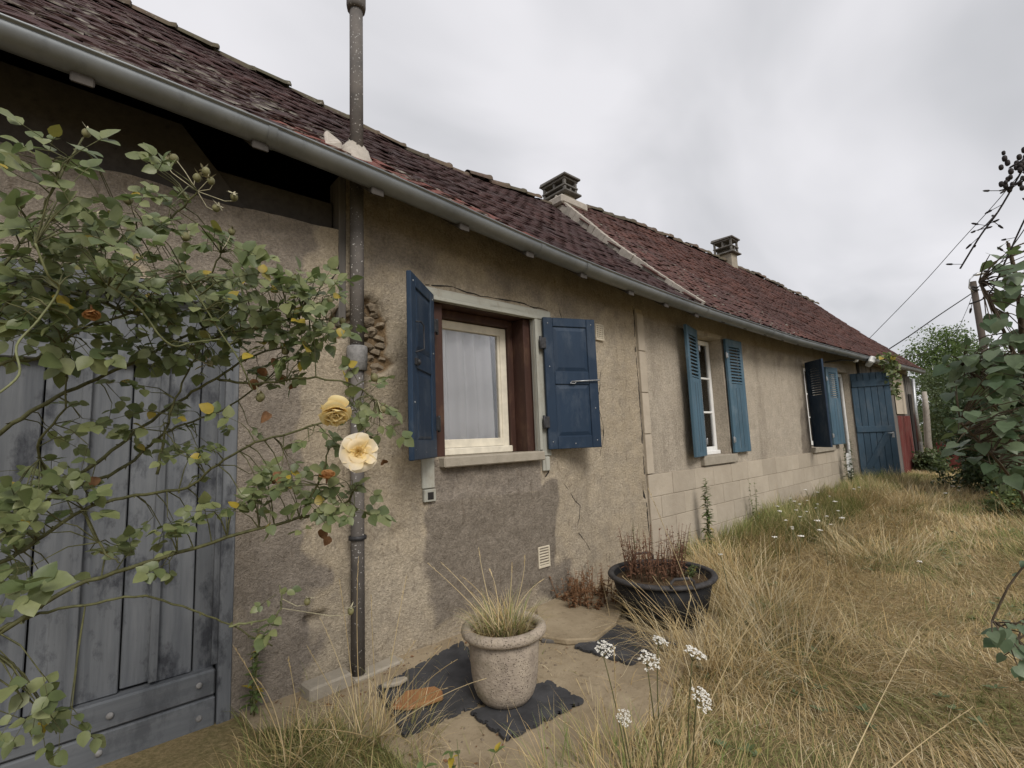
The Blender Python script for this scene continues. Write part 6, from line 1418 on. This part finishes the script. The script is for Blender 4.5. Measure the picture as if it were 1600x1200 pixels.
# ---- weeds by the plinth and in the tub
def weed(name, base, h, n_st, spread, label, mat, leafmat, nl, L, cat='weed', wide=False):
    t = thing(name, base, label, cat); base = Vector(base); its = []
    for i in range(n_st):
        an_ = U(0, 6.283); rr_ = spread * math.sqrt(rng.random()); off_ = Vector((rr_ * math.cos(an_), rr_ * math.sin(an_), 0)); rt_ = base + off_ * (0.9 if wide else 0.3); tip = base + off_ + Vector((U(-.06, .06), U(-.06, .06), 0)) * (1 if wide else 0.3) + Vector((0, 0, h * U(0.3 if wide else 0.7, 1.1))); mid = rt_.lerp(tip, 0.5) + Vector((U(-.02, .02), U(-.02, .02), 0))
        pts = [rt_ * (1 - s) ** 2 + mid * (2 * s * (1 - s)) + tip * s * s for s in np.linspace(0, 1, 6)]; b = B(); b.tube(pts, [0.0035 * (1.1 - 0.8 * k / 5) for k in range(6)], 5)
        b.build('stem', mat, t)
        for k in range(nl):
            s = U(0.12, 1.0); p = rt_ * (1 - s) ** 2 + mid * (2 * s * (1 - s)) + tip * s * s; an = U(0, 6.283)
            its.append((leaf_M(p, (math.cos(an), math.sin(an), U(-.2, .9)), (0, 0, 1), L * U(0.5, 1.1) * (1.15 - 0.6 * s)), L))
    lm_ = [leaf_mesh('leaf', leafmat, False, 0.2, 0.3, 90 + i) for i in range(3)]
    for me in lm_:
        for v in me.vertices: v.co.x *= 0.55
    scatter_leaves(its, lm_, t, 'small_leaves', 60)
p = Vector((5.05, -0.16, 0.0)); weed('tall_weed', (p.x, p.y, 0), 0.86, 3, 0.05, 'tall green leafy weed standing against the plinth blocks', M_GSTEM, M_WEED, 60, 0.09)
weed('tall_weed', (6.35, -0.14, 0.03), 0.62, 3, 0.08, 'slim brown-green weed by the plinth under the right louvred shutter', M_GSTEM, M_WEED, 22, 0.06)
weed('tall_weed', (10.35, -0.12, 0.1), 0.95, 5, 0.12, 'ragged weed growing up beside the glazed cottage door', M_GSTEM, M_HEDGE, 30, 0.10)
weed('red_weed', tc_ + Vector((0.02, 0.06, 0.25)), 0.34, 70, 0.24, 'dry rust-red weeds standing in the black tub', M_REDWEED, M_REDWEED, 12, 0.04, wide=True)
weed('tub_seedling', tc_ + Vector((0.12, -0.14, 0.255)), 0.10, 5, 0.08, 'small green seedlings at the front of the black tub', M_GSTEM, M_WEED, 10, 0.045)
weed('brown_weed', (2.95, -0.25, 0.01), 0.24, 80, 0.27, 'low rust-brown dried weeds left of the black tub', M_DEADLEAF, M_DEADLEAF, 12, 0.045, wide=True)
weed('dry_flower', tc_ + Vector((0.33, 0.42, 0.0)), 0.52, 5, 0.10, 'dry grey-green flower stalks behind the black tub', M_GSTEM, M_HEDGE, 12, 0.04)
weed('green_weed', (0.66, -0.07, 0.0), 0.45, 4, 0.06, 'feathery green weed at the edge of the barn door', M_GSTEM, M_WEED, 24, 0.06)
weed('green_weed', (1.02, -1.30, 0.0), 0.20, 8, 0.20, 'leafy green weed at the bottom edge left of the patio', M_GSTEM, M_WEED, 8, 0.07)

# ------------------------------------------------------------------ pole, lamp and wires
PD = 22.0
pb = at(1520, 440, PD); pole = thing('utility_pole', (pb.x + 0.3, pb.y, 0), 'weathered wooden utility pole with street lamp arm behind the trees', 'utility pole')
B().tube([(pb.x + 0.35, pb.y - 0.05, -0.2), pb], [0.15, 0.12], 12).build('post', M_POLE, pole)
B().tube([at(1521, 456, PD - 0.15), at(1514, 450, PD - 0.2), at(1515, 437, PD - 0.2), at(1522, 430, PD - 0.2)], 0.025, 8).build('lamp_arm', M_STEEL, pole)
a, c_ = at(1521, 430, PD - 0.2), at(1545, 424, PD - 0.2); b = B(); b.tube([a, a.lerp(c_, 0.25), a.lerp(c_, 0.7), c_], [0.03, 0.075, 0.085, 0.04], 10); b.build('lamp_head', M_STEEL, pole)
for (px_, py_) in ((1526, 449), (1527, 453)): B().tube([at(1519, py_ - 1, PD - 0.15), at(px_ + 2, py_, PD - 0.2)], 0.045, 8).build('insulator', M_IRON, pole)
def wire(P, r, label):
    W = [at(*p) for p in P]; pts = smooth_path(W, 8); o = B().tube(pts, r, 6).build('overhead_wire', M_CABLE); tag(o, label, 'wire')
wire([(1519, 458, PD - 0.2), (1465, 494, 20.5), (1425, 522, 19), (1385, 548, 17.5)], 0.022, 'thick overhead cable from the pole down to the cottage roof')
wire([(1346, 541, 18.2), (1370, 517, 18.0), (1440, 445, 17), (1500, 378, 16), (1560, 312, 15), (1640, 215, 14)], 0.010, 'thin overhead wire rising from the cottage roof to the upper right')
wire([(1528, 449, PD - 0.2), (1548, 428, 20), (1575, 395, 18), (1640, 300, 15)], 0.016, 'overhead cable from the pole up towards the right edge')
wire([(1528, 453, PD - 0.2), (1560, 455, 21), (1640, 452, 20)], 0.010, 'level thin wire running right from the pole')
wire([(1519, 462, PD - 0.2), (1508, 490, 21), (1490, 522, 20), (1440, 553, 18.5), (1400, 556, 17.6)], 0.010, 'slack thin wire from the pole across the far tree to the roof')
